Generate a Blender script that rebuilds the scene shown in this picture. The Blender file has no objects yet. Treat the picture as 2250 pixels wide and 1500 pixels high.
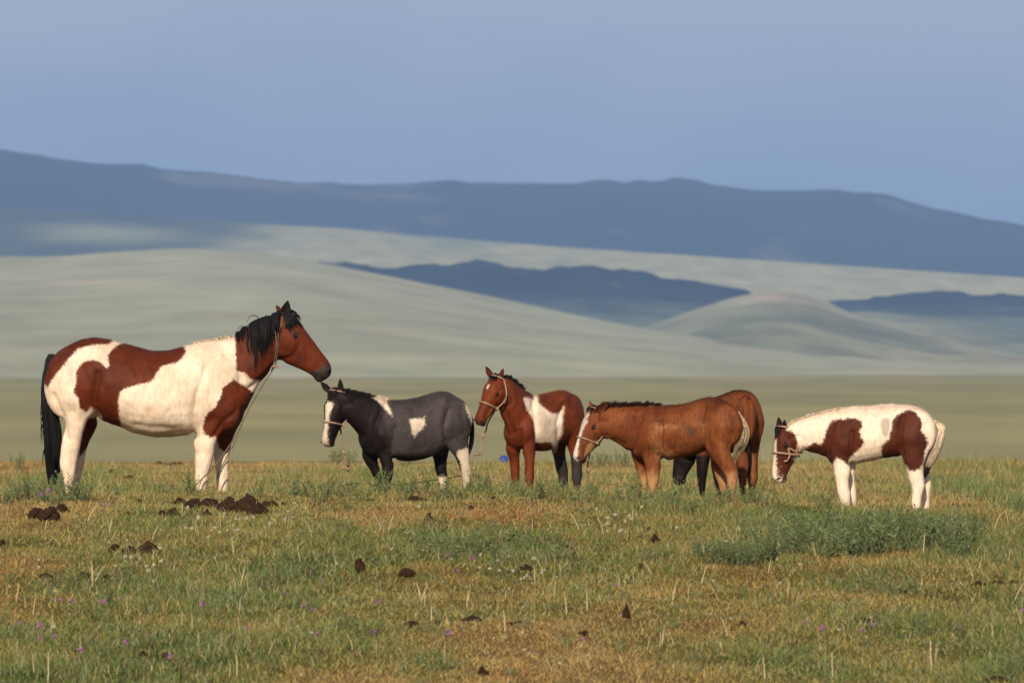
import bpy, math, random
import numpy as np
from mathutils import Vector

random.seed(7)
rng = np.random.default_rng(11)
SC = bpy.context.scene
COL = SC.collection

# ------------------------------------------------------------------ camera
LENS, SENSOR = 200.0, 36.0
W0 = 2250.0                       # photograph width in pixels
F = LENS / SENSOR * W0            # focal length in photograph pixels (12500)
EYE_ROW, CU = 800.0, 1125.0       # eye level row and centre column
CAM_Z = 1.17
cam_d = bpy.data.cameras.new('camera')
cam = bpy.data.objects.new('camera', cam_d)
COL.objects.link(cam)
cam.location = (0, 0, CAM_Z)
cam.rotation_euler = (math.radians(90), 0, 0)
cam_d.lens, cam_d.sensor_width = LENS, SENSOR
cam_d.shift_y = (EYE_ROW - 750.0) / W0
cam_d.clip_start, cam_d.clip_end = 0.5, 60000
cam_d.dof.use_dof = True
cam_d.dof.focus_distance = 39.6
cam_d.dof.aperture_fstop = 6.3
SC.camera = cam

# ------------------------------------------------------------------ light and sky
SUN_EL, SUN_AZ = math.radians(28), math.radians(10)   # azimuth: to the left, behind the camera
to_sun = Vector((-math.sin(SUN_AZ) * math.cos(SUN_EL), -math.cos(SUN_AZ) * math.cos(SUN_EL), math.sin(SUN_EL)))
sun_d = bpy.data.lights.new('sun', 'SUN')
sun_d.energy = 4.7
sun_d.angle = math.radians(0.53)
sun_d.color = (1.0, 0.86, 0.68)
sun = bpy.data.objects.new('sun', sun_d)
COL.objects.link(sun)
sun.location = (-20, -40, 60)
sun.rotation_euler = to_sun.to_track_quat('Z', 'Y').to_euler()

world = bpy.data.worlds.new('World')
SC.world = world
world.use_nodes = True
nt = world.node_tree
nt.nodes.clear()
wo = nt.nodes.new('ShaderNodeOutputWorld')
bg = nt.nodes.new('ShaderNodeBackground')
sky = nt.nodes.new('ShaderNodeTexSky')
sky.sky_type = 'NISHITA'
sky.sun_disc = False
sky.sun_elevation = SUN_EL
sky.sun_rotation = math.atan2(to_sun.x, to_sun.y)
sky.air_density, sky.dust_density, sky.ozone_density = 1.2, 1.5, 2.0
bg.inputs['Strength'].default_value = 0.075
# a thin, even veil of blue-grey cloud all round, thickest low down
tc = nt.nodes.new('ShaderNodeTexCoord')
sep = nt.nodes.new('ShaderNodeSeparateXYZ')
nt.links.new(tc.outputs['Generated'], sep.inputs[0])
mr = nt.nodes.new('ShaderNodeMapRange')
mr.inputs['From Min'].default_value, mr.inputs['From Max'].default_value = 0.0, 0.6
mr.inputs['To Min'].default_value, mr.inputs['To Max'].default_value = 0.93, 0.25
nt.links.new(sep.outputs['Z'], mr.inputs['Value'])
mp = nt.nodes.new('ShaderNodeMapping')
mp.inputs['Scale'].default_value = (1, 1, 2.2)
nt.links.new(tc.outputs['Generated'], mp.inputs['Vector'])
nz = nt.nodes.new('ShaderNodeTexNoise')
nz.inputs['Scale'].default_value, nz.inputs['Detail'].default_value = 13.0, 4.0
nt.links.new(mp.outputs[0], nz.inputs['Vector'])
cr = nt.nodes.new('ShaderNodeValToRGB')
cr.color_ramp.elements[0].position, cr.color_ramp.elements[0].color = 0.38, (2.9, 4.0, 6.8, 1)
cr.color_ramp.elements[1].position, cr.color_ramp.elements[1].color = 0.64, (4.9, 5.8, 7.7, 1)
nt.links.new(nz.outputs['Fac'], cr.inputs['Fac'])
# cloud veil grows greyer and lighter with height
mr2 = nt.nodes.new('ShaderNodeMapRange')
mr2.inputs['From Min'].default_value, mr2.inputs['From Max'].default_value = 0.02, 0.075
nt.links.new(sep.outputs['Z'], mr2.inputs['Value'])
mxh = nt.nodes.new('ShaderNodeMix'); mxh.data_type = 'RGBA'
mxh.inputs['B'].default_value = (7.6, 7.9, 8.7, 1)
sc_ = nt.nodes.new('ShaderNodeMath'); sc_.operation = 'MULTIPLY'; sc_.inputs[1].default_value = 0.85
nt.links.new(mr2.outputs[0], sc_.inputs[0])
nt.links.new(sc_.outputs[0], mxh.inputs['Factor'])
nt.links.new(cr.outputs['Color'], mxh.inputs['A'])
mx = nt.nodes.new('ShaderNodeMix'); mx.data_type = 'RGBA'
nt.links.new(mr.outputs[0], mx.inputs['Factor'])
nt.links.new(sky.outputs['Color'], mx.inputs['A'])
nt.links.new(mxh.outputs['Result'], mx.inputs['B'])
nt.links.new(mx.outputs['Result'], bg.inputs['Color'])
nt.links.new(bg.outputs[0], wo.inputs['Surface'])

SC.view_settings.view_transform = 'Standard'
SC.view_settings.look = 'None'
SC.view_settings.exposure = 0.0
SC.view_settings.gamma = 1.0
SC.render.engine = 'CYCLES'
SC.cycles.use_denoising = True
SC.cycles.max_bounces = 5
SC.cycles.volume_bounces = 1
SC.cycles.transparent_max_bounces = 8

# ------------------------------------------------------------------ helpers
def tag(o, label=None, cat=None, group=None, kind=None):
    if label: o['label'] = label
    if cat: o['category'] = cat
    if group: o['group'] = group
    if kind: o['kind'] = kind
    return o

def link(name, me, mat=None, parent=None, smooth=False):
    o = bpy.data.objects.new(name, me)
    COL.objects.link(o)
    if mat is not None and len(me.materials) == 0:
        me.materials.append(mat)
    if parent is not None:
        o.parent = parent
        o.matrix_parent_inverse = parent.matrix_basis.inverted()
    if smooth:
        me.polygons.foreach_set('use_smooth', np.ones(len(me.polygons), bool))
    return o

def empty(name, loc):
    o = bpy.data.objects.new(name, None)
    COL.objects.link(o)
    o.location = loc
    o.empty_display_size = 0.1
    return o

def mesh_np(name, V, faces):
    """V (n,3); faces: list of integer arrays, each (m,k)."""
    me = bpy.data.meshes.new(name)
    V = np.asarray(V, np.float32)
    me.vertices.add(len(V))
    me.vertices.foreach_set('co', V.ravel())
    loops = np.concatenate([f.ravel() for f in faces]).astype(np.int32)
    tot = np.concatenate([np.full(len(f), f.shape[1]) for f in faces]).astype(np.int32)
    start = np.concatenate([[0], np.cumsum(tot)[:-1]]).astype(np.int32)
    me.loops.add(len(loops))
    me.loops.foreach_set('vertex_index', loops)
    me.polygons.add(len(tot))
    me.polygons.foreach_set('loop_start', start)
    me.polygons.foreach_set('loop_total', tot)
    me.update(calc_edges=True)
    return me

def add_color(me, arr, name='tint'):
    a = me.attributes.new(name, 'FLOAT_COLOR', 'POINT')
    c = np.ones((len(arr), 4), np.float32)
    c[:, :3] = arr
    a.data.foreach_set('color', c.ravel())

def add_float(me, arr, name):
    a = me.attributes.new(name, 'FLOAT', 'POINT')
    a.data.foreach_set('value', np.asarray(arr, np.float32))

def hash2(ix, iy, seed):
    h = (ix.astype(np.int64) * 374761393 + iy.astype(np.int64) * 668265263 + seed * 974634777) & 0xffffffff
    h = ((h ^ (h >> 13)) * 1274126177) & 0xffffffff
    return ((h ^ (h >> 16)) & 0xffff) / 65535.0

def vnoise(x, y, seed=0, octaves=3):
    x = np.asarray(x, float); y = np.asarray(y, float)
    out = np.zeros(np.broadcast(x, y).shape); amp, tot = 1.0, 0.0
    for o in range(octaves):
        ix, iy = np.floor(x), np.floor(y)
        fx, fy = x - ix, y - iy
        fx = fx * fx * (3 - 2 * fx); fy = fy * fy * (3 - 2 * fy)
        a = hash2(ix, iy, seed + o); b = hash2(ix + 1, iy, seed + o)
        c = hash2(ix, iy + 1, seed + o); d = hash2(ix + 1, iy + 1, seed + o)
        out = out + amp * ((a * (1 - fx) + b * fx) * (1 - fy) + (c * (1 - fx) + d * fx) * fy)
        tot += amp; amp *= 0.5; x = x * 2.03 + 17.1; y = y * 2.03 + 5.3
    return out / tot

def sstep(a, b, x):
    t = np.clip((x - a) / (b - a), 0, 1)
    return t * t * (3 - 2 * t)

def unit(v):
    v = np.asarray(v, float)
    return v / np.linalg.norm(v)

def PX(u, v, d):
    """photograph pixel + distance from the camera -> world point"""
    return np.array([(u - CU) * d / F, d, CAM_Z - (v - EYE_ROW) * d / F])

def tube(pts, rad, n=6, cap=True):
    pts = np.asarray(pts, float); m = len(pts)
    rad = np.broadcast_to(np.asarray(rad, float), (m,))
    V = np.zeros((m, n, 3))
    ref = np.array([0.31, 0.22, 0.92])
    for i in range(m):
        t = unit(pts[min(i + 1, m - 1)] - pts[max(i - 1, 0)] + 1e-9)
        if abs(t @ ref) > .93: r = np.array([0.9, -.3, .1])
        else: r = ref
        a = unit(np.cross(t, r)); b = np.cross(t, a)
        for k in range(n):
            th = 2 * math.pi * k / n
            V[i, k] = pts[i] + rad[i] * (math.cos(th) * a + math.sin(th) * b)
    V = V.reshape(-1, 3)
    q = np.array([[i * n + k, i * n + (k + 1) % n, (i + 1) * n + (k + 1) % n, (i + 1) * n + k] for i in range(m - 1) for k in range(n)])
    faces = [q]
    if cap:
        faces.append(np.array([list(range(n))[::-1], [(m - 1) * n + k for k in range(n)]]))
    return V, faces

def merge(list_vf):
    Vs, by = [], {}
    off = 0
    for V, fs in list_vf:
        Vs.append(V)
        for f in fs:
            by.setdefault(f.shape[1], []).append(f + off)
        off += len(V)
    return np.concatenate(Vs), [np.concatenate(v) for v in by.values()]

def catmull(pts, n):
    P = np.asarray(pts, float)
    P = np.vstack([2 * P[0] - P[1], P, 2 * P[-1] - P[-2]])
    out = []
    m = len(P) - 3
    for s in np.linspace(0, m - 1e-6, n):
        i = int(s); t = s - i
        p0, p1, p2, p3 = P[i], P[i + 1], P[i + 2], P[i + 3]
        out.append(0.5 * (2 * p1 + (p2 - p0) * t + (2 * p0 - 5 * p1 + 4 * p2 - p3) * t * t + (3 * p1 - p0 - 3 * p2 + p3) * t ** 3))
    return np.array(out)

# ------------------------------------------------------------------ materials
class N:
    """small node-tree writer"""
    def __init__(self, name):
        self.m = bpy.data.materials.new(name)
        self.m.use_nodes = True
        self.t = self.m.node_tree
        self.b = self.t.nodes['Principled BSDF']
    def n(self, typ, **kw):
        x = self.t.nodes.new(typ)
        for k, v in kw.items():
            if hasattr(x, k) and not k[0].isupper(): setattr(x, k, v)
            else: x.inputs[k].default_value = v
        return x
    def l(self, a, b): self.t.links.new(a, b)
    def attr(self, name, out='Color'):
        return self.n('ShaderNodeAttribute', attribute_name=name).outputs[out]
    def noise(self, scale, detail=3, stretch=(1, 1, 1), rough=0.55):
        tcn = self.n('ShaderNodeTexCoord')
        mpn = self.n('ShaderNodeMapping'); mpn.inputs['Scale'].default_value = stretch
        self.l(tcn.outputs['Object'], mpn.inputs['Vector'])
        z = self.n('ShaderNodeTexNoise', Scale=scale, Detail=detail, Roughness=rough)
        self.l(mpn.outputs[0], z.inputs['Vector'])
        return z.outputs['Fac']
    def ramp(self, fac, stops):
        r = self.n('ShaderNodeValToRGB')
        e = r.color_ramp.elements
        while len(e) < len(stops): e.new(0.5)
        for i, (p, c) in enumerate(stops):
            e[i].position = p; e[i].color = (*c, 1) if len(c) == 3 else c
        self.l(fac, r.inputs['Fac'])
        return r.outputs['Color']
    def mix(self, fac, a, b, blend='MIX'):
        x = self.n('ShaderNodeMix', data_type='RGBA', blend_type=blend)
        for s, v in (('Factor', fac), ('A', a), ('B', b)):
            if isinstance(v, bpy.types.NodeSocket): self.l(v, x.inputs[s])
            elif isinstance(v, (int, float)): x.inputs[s].default_value = v
            else: x.inputs[s].default_value = (*v, 1)
        return x.outputs['Result']
    def math(self, op, a, b=0.0):
        x = self.n('ShaderNodeMath', operation=op)
        for i, v in enumerate((a, b)):
            if isinstance(v, bpy.types.NodeSocket): self.l(v, x.inputs[i])
            else: x.inputs[i].default_value = v
        return x.outputs[0]
    def maprange(self, v, a, b, c=0.0, d=1.0):
        x = self.n('ShaderNodeMapRange')
        x.interpolation_type = 'SMOOTHSTEP'
        self.l(v, x.inputs['Value'])
        for s, k in (('From Min', a), ('From Max', b), ('To Min', c), ('To Max', d)): x.inputs[s].default_value = k
        return x.outputs[0]
    def bump(self, h, strength, dist=0.01):
        x = self.n('ShaderNodeBump', Strength=strength, Distance=dist)
        self.l(h, x.inputs['Height'])
        self.l(x.outputs[0], self.b.inputs['Normal'])
    def base(self, c):
        if isinstance(c, bpy.types.NodeSocket): self.l(c, self.b.inputs['Base Color'])
        else: self.b.inputs['Base Color'].default_value = (*c, 1)
    def set(self, **kw):
        for k, v in kw.items(): self.b.inputs[k.replace('_', ' ')].default_value = v
        return self.m

def plain_mat(name, col, rough=0.7, var=0.25, scale=40, spec=0.3, bump=0.0):
    k = N(name)
    z = k.noise(scale)
    k.base(k.ramp(z, [(0.3, tuple(c * (1 - var) for c in col)), (0.7, tuple(min(1, c * (1 + var)) for c in col))]))
    if bump: k.bump(k.noise(scale * 2), bump)
    return k.set(Roughness=rough, Specular_IOR_Level=spec)

def tint_mat(name, rough=0.65, transl=0.25):
    k = N(name)
    c = k.attr('tint')
    k.base(c)
    k.set(Roughness=rough, Specular_IOR_Level=0.25)
    tr = k.n('ShaderNodeBsdfTranslucent')
    k.l(c, tr.inputs['Color'])
    ms = k.n('ShaderNodeMixShader', Fac=transl)
    k.l(k.b.outputs[0], ms.inputs[1]); k.l(tr.outputs[0], ms.inputs[2])
    out = k.t.nodes['Material Output']
    k.l(ms.outputs[0], out.inputs['Surface'])
    return k.m

# ------------------------------------------------------------------ the land
CREST_U = np.array([-900, 0, 300, 600, 900, 1200, 1450, 1650, 1800, 1950, 2250, 3200.])
CREST_R = np.array([1092, 1088, 1088, 1086, 1078, 1075, 1088, 1100, 1112, 1122, 1122, 1128.])
D_NEAR, D_CREST = 27.0, 36.4
PLAIN_Z = -2.1

def ground(x, y):
    x = np.asarray(x, float); y = np.asarray(y, float)
    yy = np.maximum(y, 5.0)
    u = CU + x / D_CREST * F
    zc = CAM_Z - (np.interp(u, CREST_U, CREST_R) - EYE_ROW) / F * D_CREST
    s = np.clip((y - D_NEAR) / (D_CREST - D_NEAR), 0, 1)
    S = 1 - (1 - s) ** 1.28
    z = -0.44 + (zc + 0.44) * S
    z = z * (1 - sstep(36.4, 39.3, y))
    bench = sstep(38, 44, y)
    z = z + bench * 0.05 * (vnoise(x / 6, y / 9, 5) - 0.5)
    drop = np.interp(y, [66, 70, 80, 100, 150, 190], [0, -.03, -.2, -.75, -2.0, PLAIN_Z])
    z = np.where(y > 66, z * (1 - sstep(66, 90, y)) + drop, z)
    near = 1 - sstep(60, 90, y)
    z = z + near * (0.05 * (vnoise(x * 0.9, y * 0.9, 1) - 0.5) + 0.025 * (vnoise(x * 3.5, y * 3.5, 2) - 0.5))
    far = sstep(150, 300, y)
    z = z + far * 0.5 * (vnoise(x / 120, y / 200, 9) - 0.5)
    return z

def hit(u, row, lo=26.5, hi=72.0):
    """first point of the land met by the sight line through a pixel"""
    d = np.arange(lo, hi, 0.02)
    x = (u - CU) * d / F
    zl = CAM_Z - (row - EYE_ROW) * d / F
    i = np.argmax(ground(x, d) >= zl)
    if ground(x[i], d[i]) < zl[i]: return None
    return np.array([x[i], d[i], float(ground(x[i], d[i]))])

ys = np.concatenate([np.arange(-60, 24, 6), np.arange(24, 45, 0.2), np.arange(45, 72, 0.5), np.arange(72, 200, 3),
                     np.geomspace(200, 12500, 60)])
s = np.linspace(-1, 1, 161)
s = np.sign(s) * np.abs(s) ** 1.6
hw = 14 + 0.6 * np.abs(ys)
X = s[None, :] * hw[:, None]
Y = np.repeat(ys[:, None], len(s), 1)
Z = ground(X, Y)
nr, nc = X.shape
idx = np.arange(nr * nc).reshape(nr, nc)
gf = np.stack([idx[:-1, :-1], idx[:-1, 1:], idx[1:, 1:], idx[1:, :-1]], -1).reshape(-1, 4)

# palette of the steppe floor (linear albedo)
C_TAN = np.array([0.50, 0.335, 0.12])
C_ORANGE = np.array([0.46, 0.235, 0.07])
C_OLIVE = np.array([0.34, 0.305, 0.082])
C_GREEN = np.array([0.14, 0.205, 0.052])
C_SAGE = np.array([0.15, 0.20, 0.085])

GREEN_SPOTS = [  # (u, row, half-width px, half-height px, strength) where the photograph shows green patches
    (60, 1080, 130, 26, .9), (560, 1078, 90, 16, .6), (760, 1080, 130, 28, 1.), (1000, 1085, 120, 26, 1.), (1250, 1082, 160, 30, 1.),
    (1500, 1105, 130, 35, .9), (1560, 1090, 120, 25, .8), (720, 1180, 120, 40, .7), (930, 1180, 120, 40, .8), (1080, 1215, 170, 32, 1.1),
    (1300, 1190, 110, 40, .7), (1420, 1220, 120, 32, .8), (1650, 1215, 140, 40, 1.), (1850, 1170, 200, 50, 1.2), (2050, 1180, 130, 40, 1.1),
    (1950, 1290, 120, 32, .8), (250, 1280, 160, 20, .8), (100, 1290, 110, 18, .7), (640, 1230, 130, 30, .7), (540, 1320, 180, 25, .6),
    (800, 1400, 120, 25, .8), (480, 1410, 150, 28, .6), (950, 1460, 160, 30, .6), (1420, 1400, 120, 20, .4), (2000, 1400, 130, 25, .6),
    (2200, 1300, 90, 40, .7), (2230, 1110, 60, 30, 1.), (2200, 1470, 90, 40, .9), (700, 1400, 90, 30, .6), (380, 1150, 130, 25, .5),
    (1700, 1440, 160, 28, .4)]
SPOTS = []
for (u, r, a, b, k) in GREEN_SPOTS:
    p = hit(u, r); q = hit(u, r + b); q0 = hit(u, r - b)
    if p is None or q is None: continue
    ry = (p[1] - q[1]) if q0 is None or q0[1] > 40 else max(p[1] - q[1], (q0[1] - q[1]) / 2)
    SPOTS.append((p[0], p[1], a * p[1] / F, max(ry, .25), k))

def greenness(x, y):
    g = -.04 + 1.25 * (vnoise(x * .55, y * .35, 21) - 0.52) + 0.9 * (vnoise(x * 2.2, y * 1.3, 22) - 0.5)
    for (sx, sy, a, b, k) in SPOTS:
        g = g + 0.55 * k * np.exp(-((x - sx) / a) ** 2 - ((y - sy) / b) ** 2)
    g = g + np.where(y > 39, -.02 - .12 * sstep(50, 62, y) + 0.34 * sstep(0.5, 3.2, x * 40 / np.maximum(y, 1)), 0)
    return g

def floor_color(x, y, jitter=None):
    g = greenness(x, y)
    if jitter is not None: g = g + jitter
    o = vnoise(x * .8 + 40, y * .5, 31) * 1.0
    warm = C_TAN[None] * (1 - sstep(.45, .62, o))[:, None] + C_ORANGE[None] * sstep(.45, .62, o)[:, None]
    t1 = sstep(-0.30, 0.10, g)[:, None]; t2 = sstep(0.05, 0.55, g)[:, None]
    c = warm * (1 - t1) + C_OLIVE * t1
    return c * (1 - t2) + C_GREEN * t2

k = N('steppe_ground')
nearc = k.attr('tint')
z1 = k.noise(0.012, 4, (1, 0.35, 1))
z2 = k.noise(0.05, 4, (1, 0.25, 1))
plain_c = k.ramp(z1, [(0.34, (0.20, 0.20, 0.115)), (0.48, (0.31, 0.28, 0.13)), (0.64, (0.39, 0.345, 0.165))])  # darker bands stand in for shadow strips across the plain
plain_c = k.mix(0.5, plain_c, k.ramp(z2, [(0.35, (0.22, 0.22, 0.115)), (0.65, (0.39, 0.335, 0.16))]))
fine = k.noise(9, 5)
nearc = k.mix(0.8, nearc, k.ramp(fine, [(0.3, (0.45, 0.42, 0.36)), (0.7, (1.1, 1.05, 1.0))]), 'MULTIPLY')
sepn = k.n('ShaderNodeSeparateXYZ'); tcn = k.n('ShaderNodeTexCoord')
k.l(tcn.outputs['Object'], sepn.inputs[0])
k.base(k.mix(k.maprange(sepn.outputs['Y'], 66, 95), nearc, plain_c))
k.bump(k.noise(14, 5), 0.6, 0.03)
M_GROUND = k.set(Roughness=0.95, Specular_IOR_Level=0.1)

gme = mesh_np('steppe_ground', np.stack([X, Y, Z], -1).reshape(-1, 3), [gf])
add_color(gme, floor_color(X.ravel(), Y.ravel()) * np.array([.36, .33, .32]))
tag(link('ground', gme, M_GROUND, smooth=True), kind='structure')

# ------------------------------------------------------------------ hills
def hill(name, crest, d0, d1, mat, rough=0.0, rscale=40, power=1.0, base=None, back=0.35, seed=3, step=12, nt_=26, soft=0.0, lo=-1500, hi=3750):
    """a ridge: its foot at distance d0, its crest line (pixel, row) at distance d1, falling away behind"""
    us = np.arange(lo, hi + 1, step).astype(float)
    cu, crow = np.array(crest, float).T
    row = np.interp(us, cu, crow)
    ker = np.ones(5) / 5
    row = np.convolve(np.pad(row, 2, 'edge'), ker, 'valid')
    zt = CAM_Z - (row - EYE_ROW) / F * d1
    zb = PLAIN_Z - 1.5 if base is None else base
    ts = np.concatenate([np.linspace(0, 1, nt_), np.linspace(1, 1 + back, 9)[1:]])
    T, U = np.meshgrid(ts, us, indexing='ij')
    Dd = d0 + (d1 - d0) * T
    Xh = (U - CU) * d1 / F * (0.35 + 0.65 * Dd / d1)
    Xh = (U - CU) * Dd / F
    prof = np.where(T <= 1, np.clip(T, 0, 1) ** power, 1 - ((T - 1) / back) ** 1.6 * 0.9)
    Zh = zb + (zt[None, :] - zb) * prof
    und = (vnoise(Xh / (d1 * .03), Dd / (d1 * .06), seed) - .5) * soft * sstep(0, .3, T) * (1 - sstep(.8, 1, T))
    Zh = Zh + und
    if rough:
        b = vnoise(Xh / rscale, Dd / rscale, seed + 7, 4)
        Zh = Zh + rough * np.maximum(b - 0.42, 0) * sstep(0, .15, T)
    i2 = np.arange(T.size).reshape(T.shape)
    f = np.stack([i2[:-1, :-1], i2[:-1, 1:], i2[1:, 1:], i2[1:, :-1]], -1).reshape(-1, 4)
    me = mesh_np(name, np.stack([Xh, Dd, Zh], -1).reshape(-1, 3), [f])
    return tag(link(name, me, mat, smooth=True), kind='structure')

def hill_mat(name, ca, cb, cc=None, scale=0.004, stretch=(1, 0.3, 1), lo=0.35, hi=0.65, fine=0.03, fv=0.25, extra=None):
    k = N(name)
    c = k.ramp(k.noise(scale, 4, stretch), [(lo, ca), (hi, cb)])
    if cc is not None:
        c = k.mix(k.maprange(k.noise(scale * 2.7, 3, stretch), 0.56, 0.72), c, cc)
    z = k.noise(fine, 4, (1, .4, 1))
    c = k.mix(1.0, c, k.ramp(z, [(0.3, (1 - fv,) * 3), (0.7, (1 + fv * .6,) * 3)]), 'MULTIPLY')
    if extra: c = extra(k, c)
    k.base(c)
    return k.set(Roughness=1.0, Specular_IOR_Level=0.0)

M_NEARHILL = hill_mat('pale_grass_slope', (0.385, 0.395, 0.275), (0.43, 0.42, 0.29), (0.48, 0.42, 0.32), 0.005, (.6, .5, 2), fv=.22, fine=.022)
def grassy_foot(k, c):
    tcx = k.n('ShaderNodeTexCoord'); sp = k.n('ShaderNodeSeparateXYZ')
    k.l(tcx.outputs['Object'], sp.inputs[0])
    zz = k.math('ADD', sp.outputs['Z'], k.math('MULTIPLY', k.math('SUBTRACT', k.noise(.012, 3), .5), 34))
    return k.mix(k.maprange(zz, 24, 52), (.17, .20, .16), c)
M_SHADEDHILL = hill_mat('shaded_hazy_scrub', (0.016, 0.030, 0.050), (0.032, 0.050, 0.072), (0.09, 0.085, 0.10), 0.006, (1, .5, 2), fine=.02, extra=grassy_foot)  # colour darkened for cloud shadow and blued for distant haze
M_RIDGE = hill_mat('far_shaded_ridge', (0.016, 0.032, 0.05), (0.035, 0.055, 0.068), (0.13, 0.12, 0.12), 0.0018, (1, .3, 2), fine=.01, fv=.2)  # ridge colour holds the cloud shadow and a blue haze tint
M_KNOLL = hill_mat('stony_grass', (0.14, 0.165, 0.12), (0.44, 0.42, 0.27), (0.52, 0.38, 0.31), 0.0045, (1, .35, 1))  # darkest patches stand in for bluish shade on the flanks
def cloud_shade_at_left(k, c):
    """cloud shadow painted over the slope's left shoulder, with a sunlit gap in it"""
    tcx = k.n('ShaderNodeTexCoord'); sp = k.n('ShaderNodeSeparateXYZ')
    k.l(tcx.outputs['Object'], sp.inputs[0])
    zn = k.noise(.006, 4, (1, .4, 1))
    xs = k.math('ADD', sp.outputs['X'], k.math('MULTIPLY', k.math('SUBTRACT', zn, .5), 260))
    cloud_shade = k.ramp(k.noise(.004, 4, (1, .3, 1)), [(.35, (.035, .05, .055)), (.65, (.10, .115, .10))])  # cloud shadow put into the slope's own colour
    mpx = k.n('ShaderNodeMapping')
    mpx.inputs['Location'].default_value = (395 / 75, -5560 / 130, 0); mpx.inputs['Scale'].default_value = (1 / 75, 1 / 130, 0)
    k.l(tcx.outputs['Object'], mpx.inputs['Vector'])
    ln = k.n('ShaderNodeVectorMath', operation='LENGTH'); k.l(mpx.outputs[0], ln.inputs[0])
    cloud_shade = k.mix(k.maprange(k.math('ADD', ln.outputs['Value'], k.math('MULTIPLY', k.noise(.02, 3), .9)), 2.0, .5), cloud_shade, (.30, .30, .20))  # paler ellipse painted as the sunlit gap
    return k.mix(k.maprange(xs, -330, -170), cloud_shade, c)
M_SLOPE = hill_mat('sunlit_far_slope', (0.40, 0.38, 0.22), (0.56, 0.50, 0.28), (0.28, 0.30, 0.20), 0.0016, (1, .25, 1), extra=cloud_shade_at_left)

hill('near_hill', [(-1500, 640), (-700, 600), (-200, 572), (0, 566), (100, 568), (250, 555), (400, 547), (560, 555), (700, 577), (850, 606),
     (1000, 636), (1200, 680), (1400, 718), (1600, 750), (1800, 775), (2000, 792), (2250, 803), (2700, 815), (3750, 826)], 1330, 2900, M_NEARHILL, power=1.05, soft=3, rough=3, rscale=60)
hill('stony_knoll', [(-1500, 826), (1000, 815), (1300, 770), (1400, 728), (1500, 694), (1600, 660), (1690, 642), (1780, 652), (1880, 692), (2000, 727),
     (2120, 755), (2250, 772), (2600, 790), (3750, 815)], 2300, 3500, M_KNOLL, rough=6, rscale=60, power=1.1, soft=9, seed=12)
hill('pale_shoulder', [(-1500, 826), (1500, 800), (1750, 700), (1900, 682), (2050, 695), (2250, 727), (2500, 745), (3750, 770)],
     3000, 4000, M_KNOLL, power=1.05, soft=8, seed=31)
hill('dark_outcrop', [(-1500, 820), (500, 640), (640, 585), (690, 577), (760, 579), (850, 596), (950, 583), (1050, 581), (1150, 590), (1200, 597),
     (1250, 586), (1300, 582), (1350, 594), (1450, 610), (1550, 622), (1640, 636), (1720, 690), (1900, 760), (3750, 820)], 3300, 4300, M_SHADEDHILL, rough=11, rscale=24, power=1.0, seed=5, step=4)
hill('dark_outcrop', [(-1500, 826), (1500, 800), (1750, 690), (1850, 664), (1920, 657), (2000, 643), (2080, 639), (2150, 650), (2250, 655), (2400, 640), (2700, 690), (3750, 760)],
     3600, 4500, M_SHADEDHILL, rough=11, rscale=24, power=1.0, seed=8, step=4)
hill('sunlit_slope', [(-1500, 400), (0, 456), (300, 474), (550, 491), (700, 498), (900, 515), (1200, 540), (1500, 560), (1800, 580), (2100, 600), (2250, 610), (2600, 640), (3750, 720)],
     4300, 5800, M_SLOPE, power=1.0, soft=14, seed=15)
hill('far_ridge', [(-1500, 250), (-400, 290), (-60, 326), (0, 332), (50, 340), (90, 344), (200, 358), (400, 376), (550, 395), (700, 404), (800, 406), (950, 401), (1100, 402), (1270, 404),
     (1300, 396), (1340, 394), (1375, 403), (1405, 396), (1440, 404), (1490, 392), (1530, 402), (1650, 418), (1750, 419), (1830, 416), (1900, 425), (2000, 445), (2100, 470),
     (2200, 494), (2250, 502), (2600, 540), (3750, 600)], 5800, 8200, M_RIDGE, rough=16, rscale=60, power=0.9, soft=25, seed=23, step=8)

# ------------------------------------------------------------------ horses
def poly_sd(pts, poly):
    """signed distance (positive inside) from 2-D points to a polygon"""
    P = np.asarray(poly, float)
    d2 = np.full(len(pts), 1e18); inside = np.zeros(len(pts), bool)
    for i in range(len(P)):
        a, b = P[i], P[(i + 1) % len(P)]
        ab = b - a
        t = np.clip(((pts - a) @ ab) / max(ab @ ab, 1e-9), 0, 1)
        e = pts - a - t[:, None] * ab
        d2 = np.minimum(d2, (e ** 2).sum(1))
        c = ((a[1] > pts[:, 1]) != (b[1] > pts[:, 1]))
        with np.errstate(divide='ignore', invalid='ignore'):
            xi = (b[0] - a[0]) * (pts[:, 1] - a[1]) / (b[1] - a[1]) + a[0]
        inside ^= c & (pts[:, 0] < xi)
    return np.where(inside, 1, -1) * np.sqrt(d2)

def loft(rings):
    R = np.asarray(rings, float); m, n = R.shape[:2]
    V = np.concatenate([R.reshape(-1, 3), [R[0].mean(0), R[-1].mean(0)]])
    q = np.array([[i * n + j, i * n + (j + 1) % n, (i + 1) * n + (j + 1) % n, (i + 1) * n + j] for i in range(m - 1) for j in range(n)])
    c0, c1 = m * n, m * n + 1
    t = np.array([[c0, (j + 1) % n, j] for j in range(n)] + [[c1, (m - 1) * n + j, (m - 1) * n + (j + 1) % n] for j in range(n)])
    return V, [q, t]

def ellipsoid(c, ax, nu=16, nv=10):
    ax = np.asarray(ax, float)
    rings = []
    for i in range(nv):
        ph = math.pi * (i + .5) / nv
        rings.append([c + ax[0] * math.cos(ph) + math.sin(ph) * (ax[1] * math.cos(a) + ax[2] * math.sin(a)) for a in np.linspace(0, 2 * math.pi, nu, endpoint=False)])
    return loft(rings)

NR = 24
TH = np.linspace(0, 2 * math.pi, NR, endpoint=False)

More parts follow.
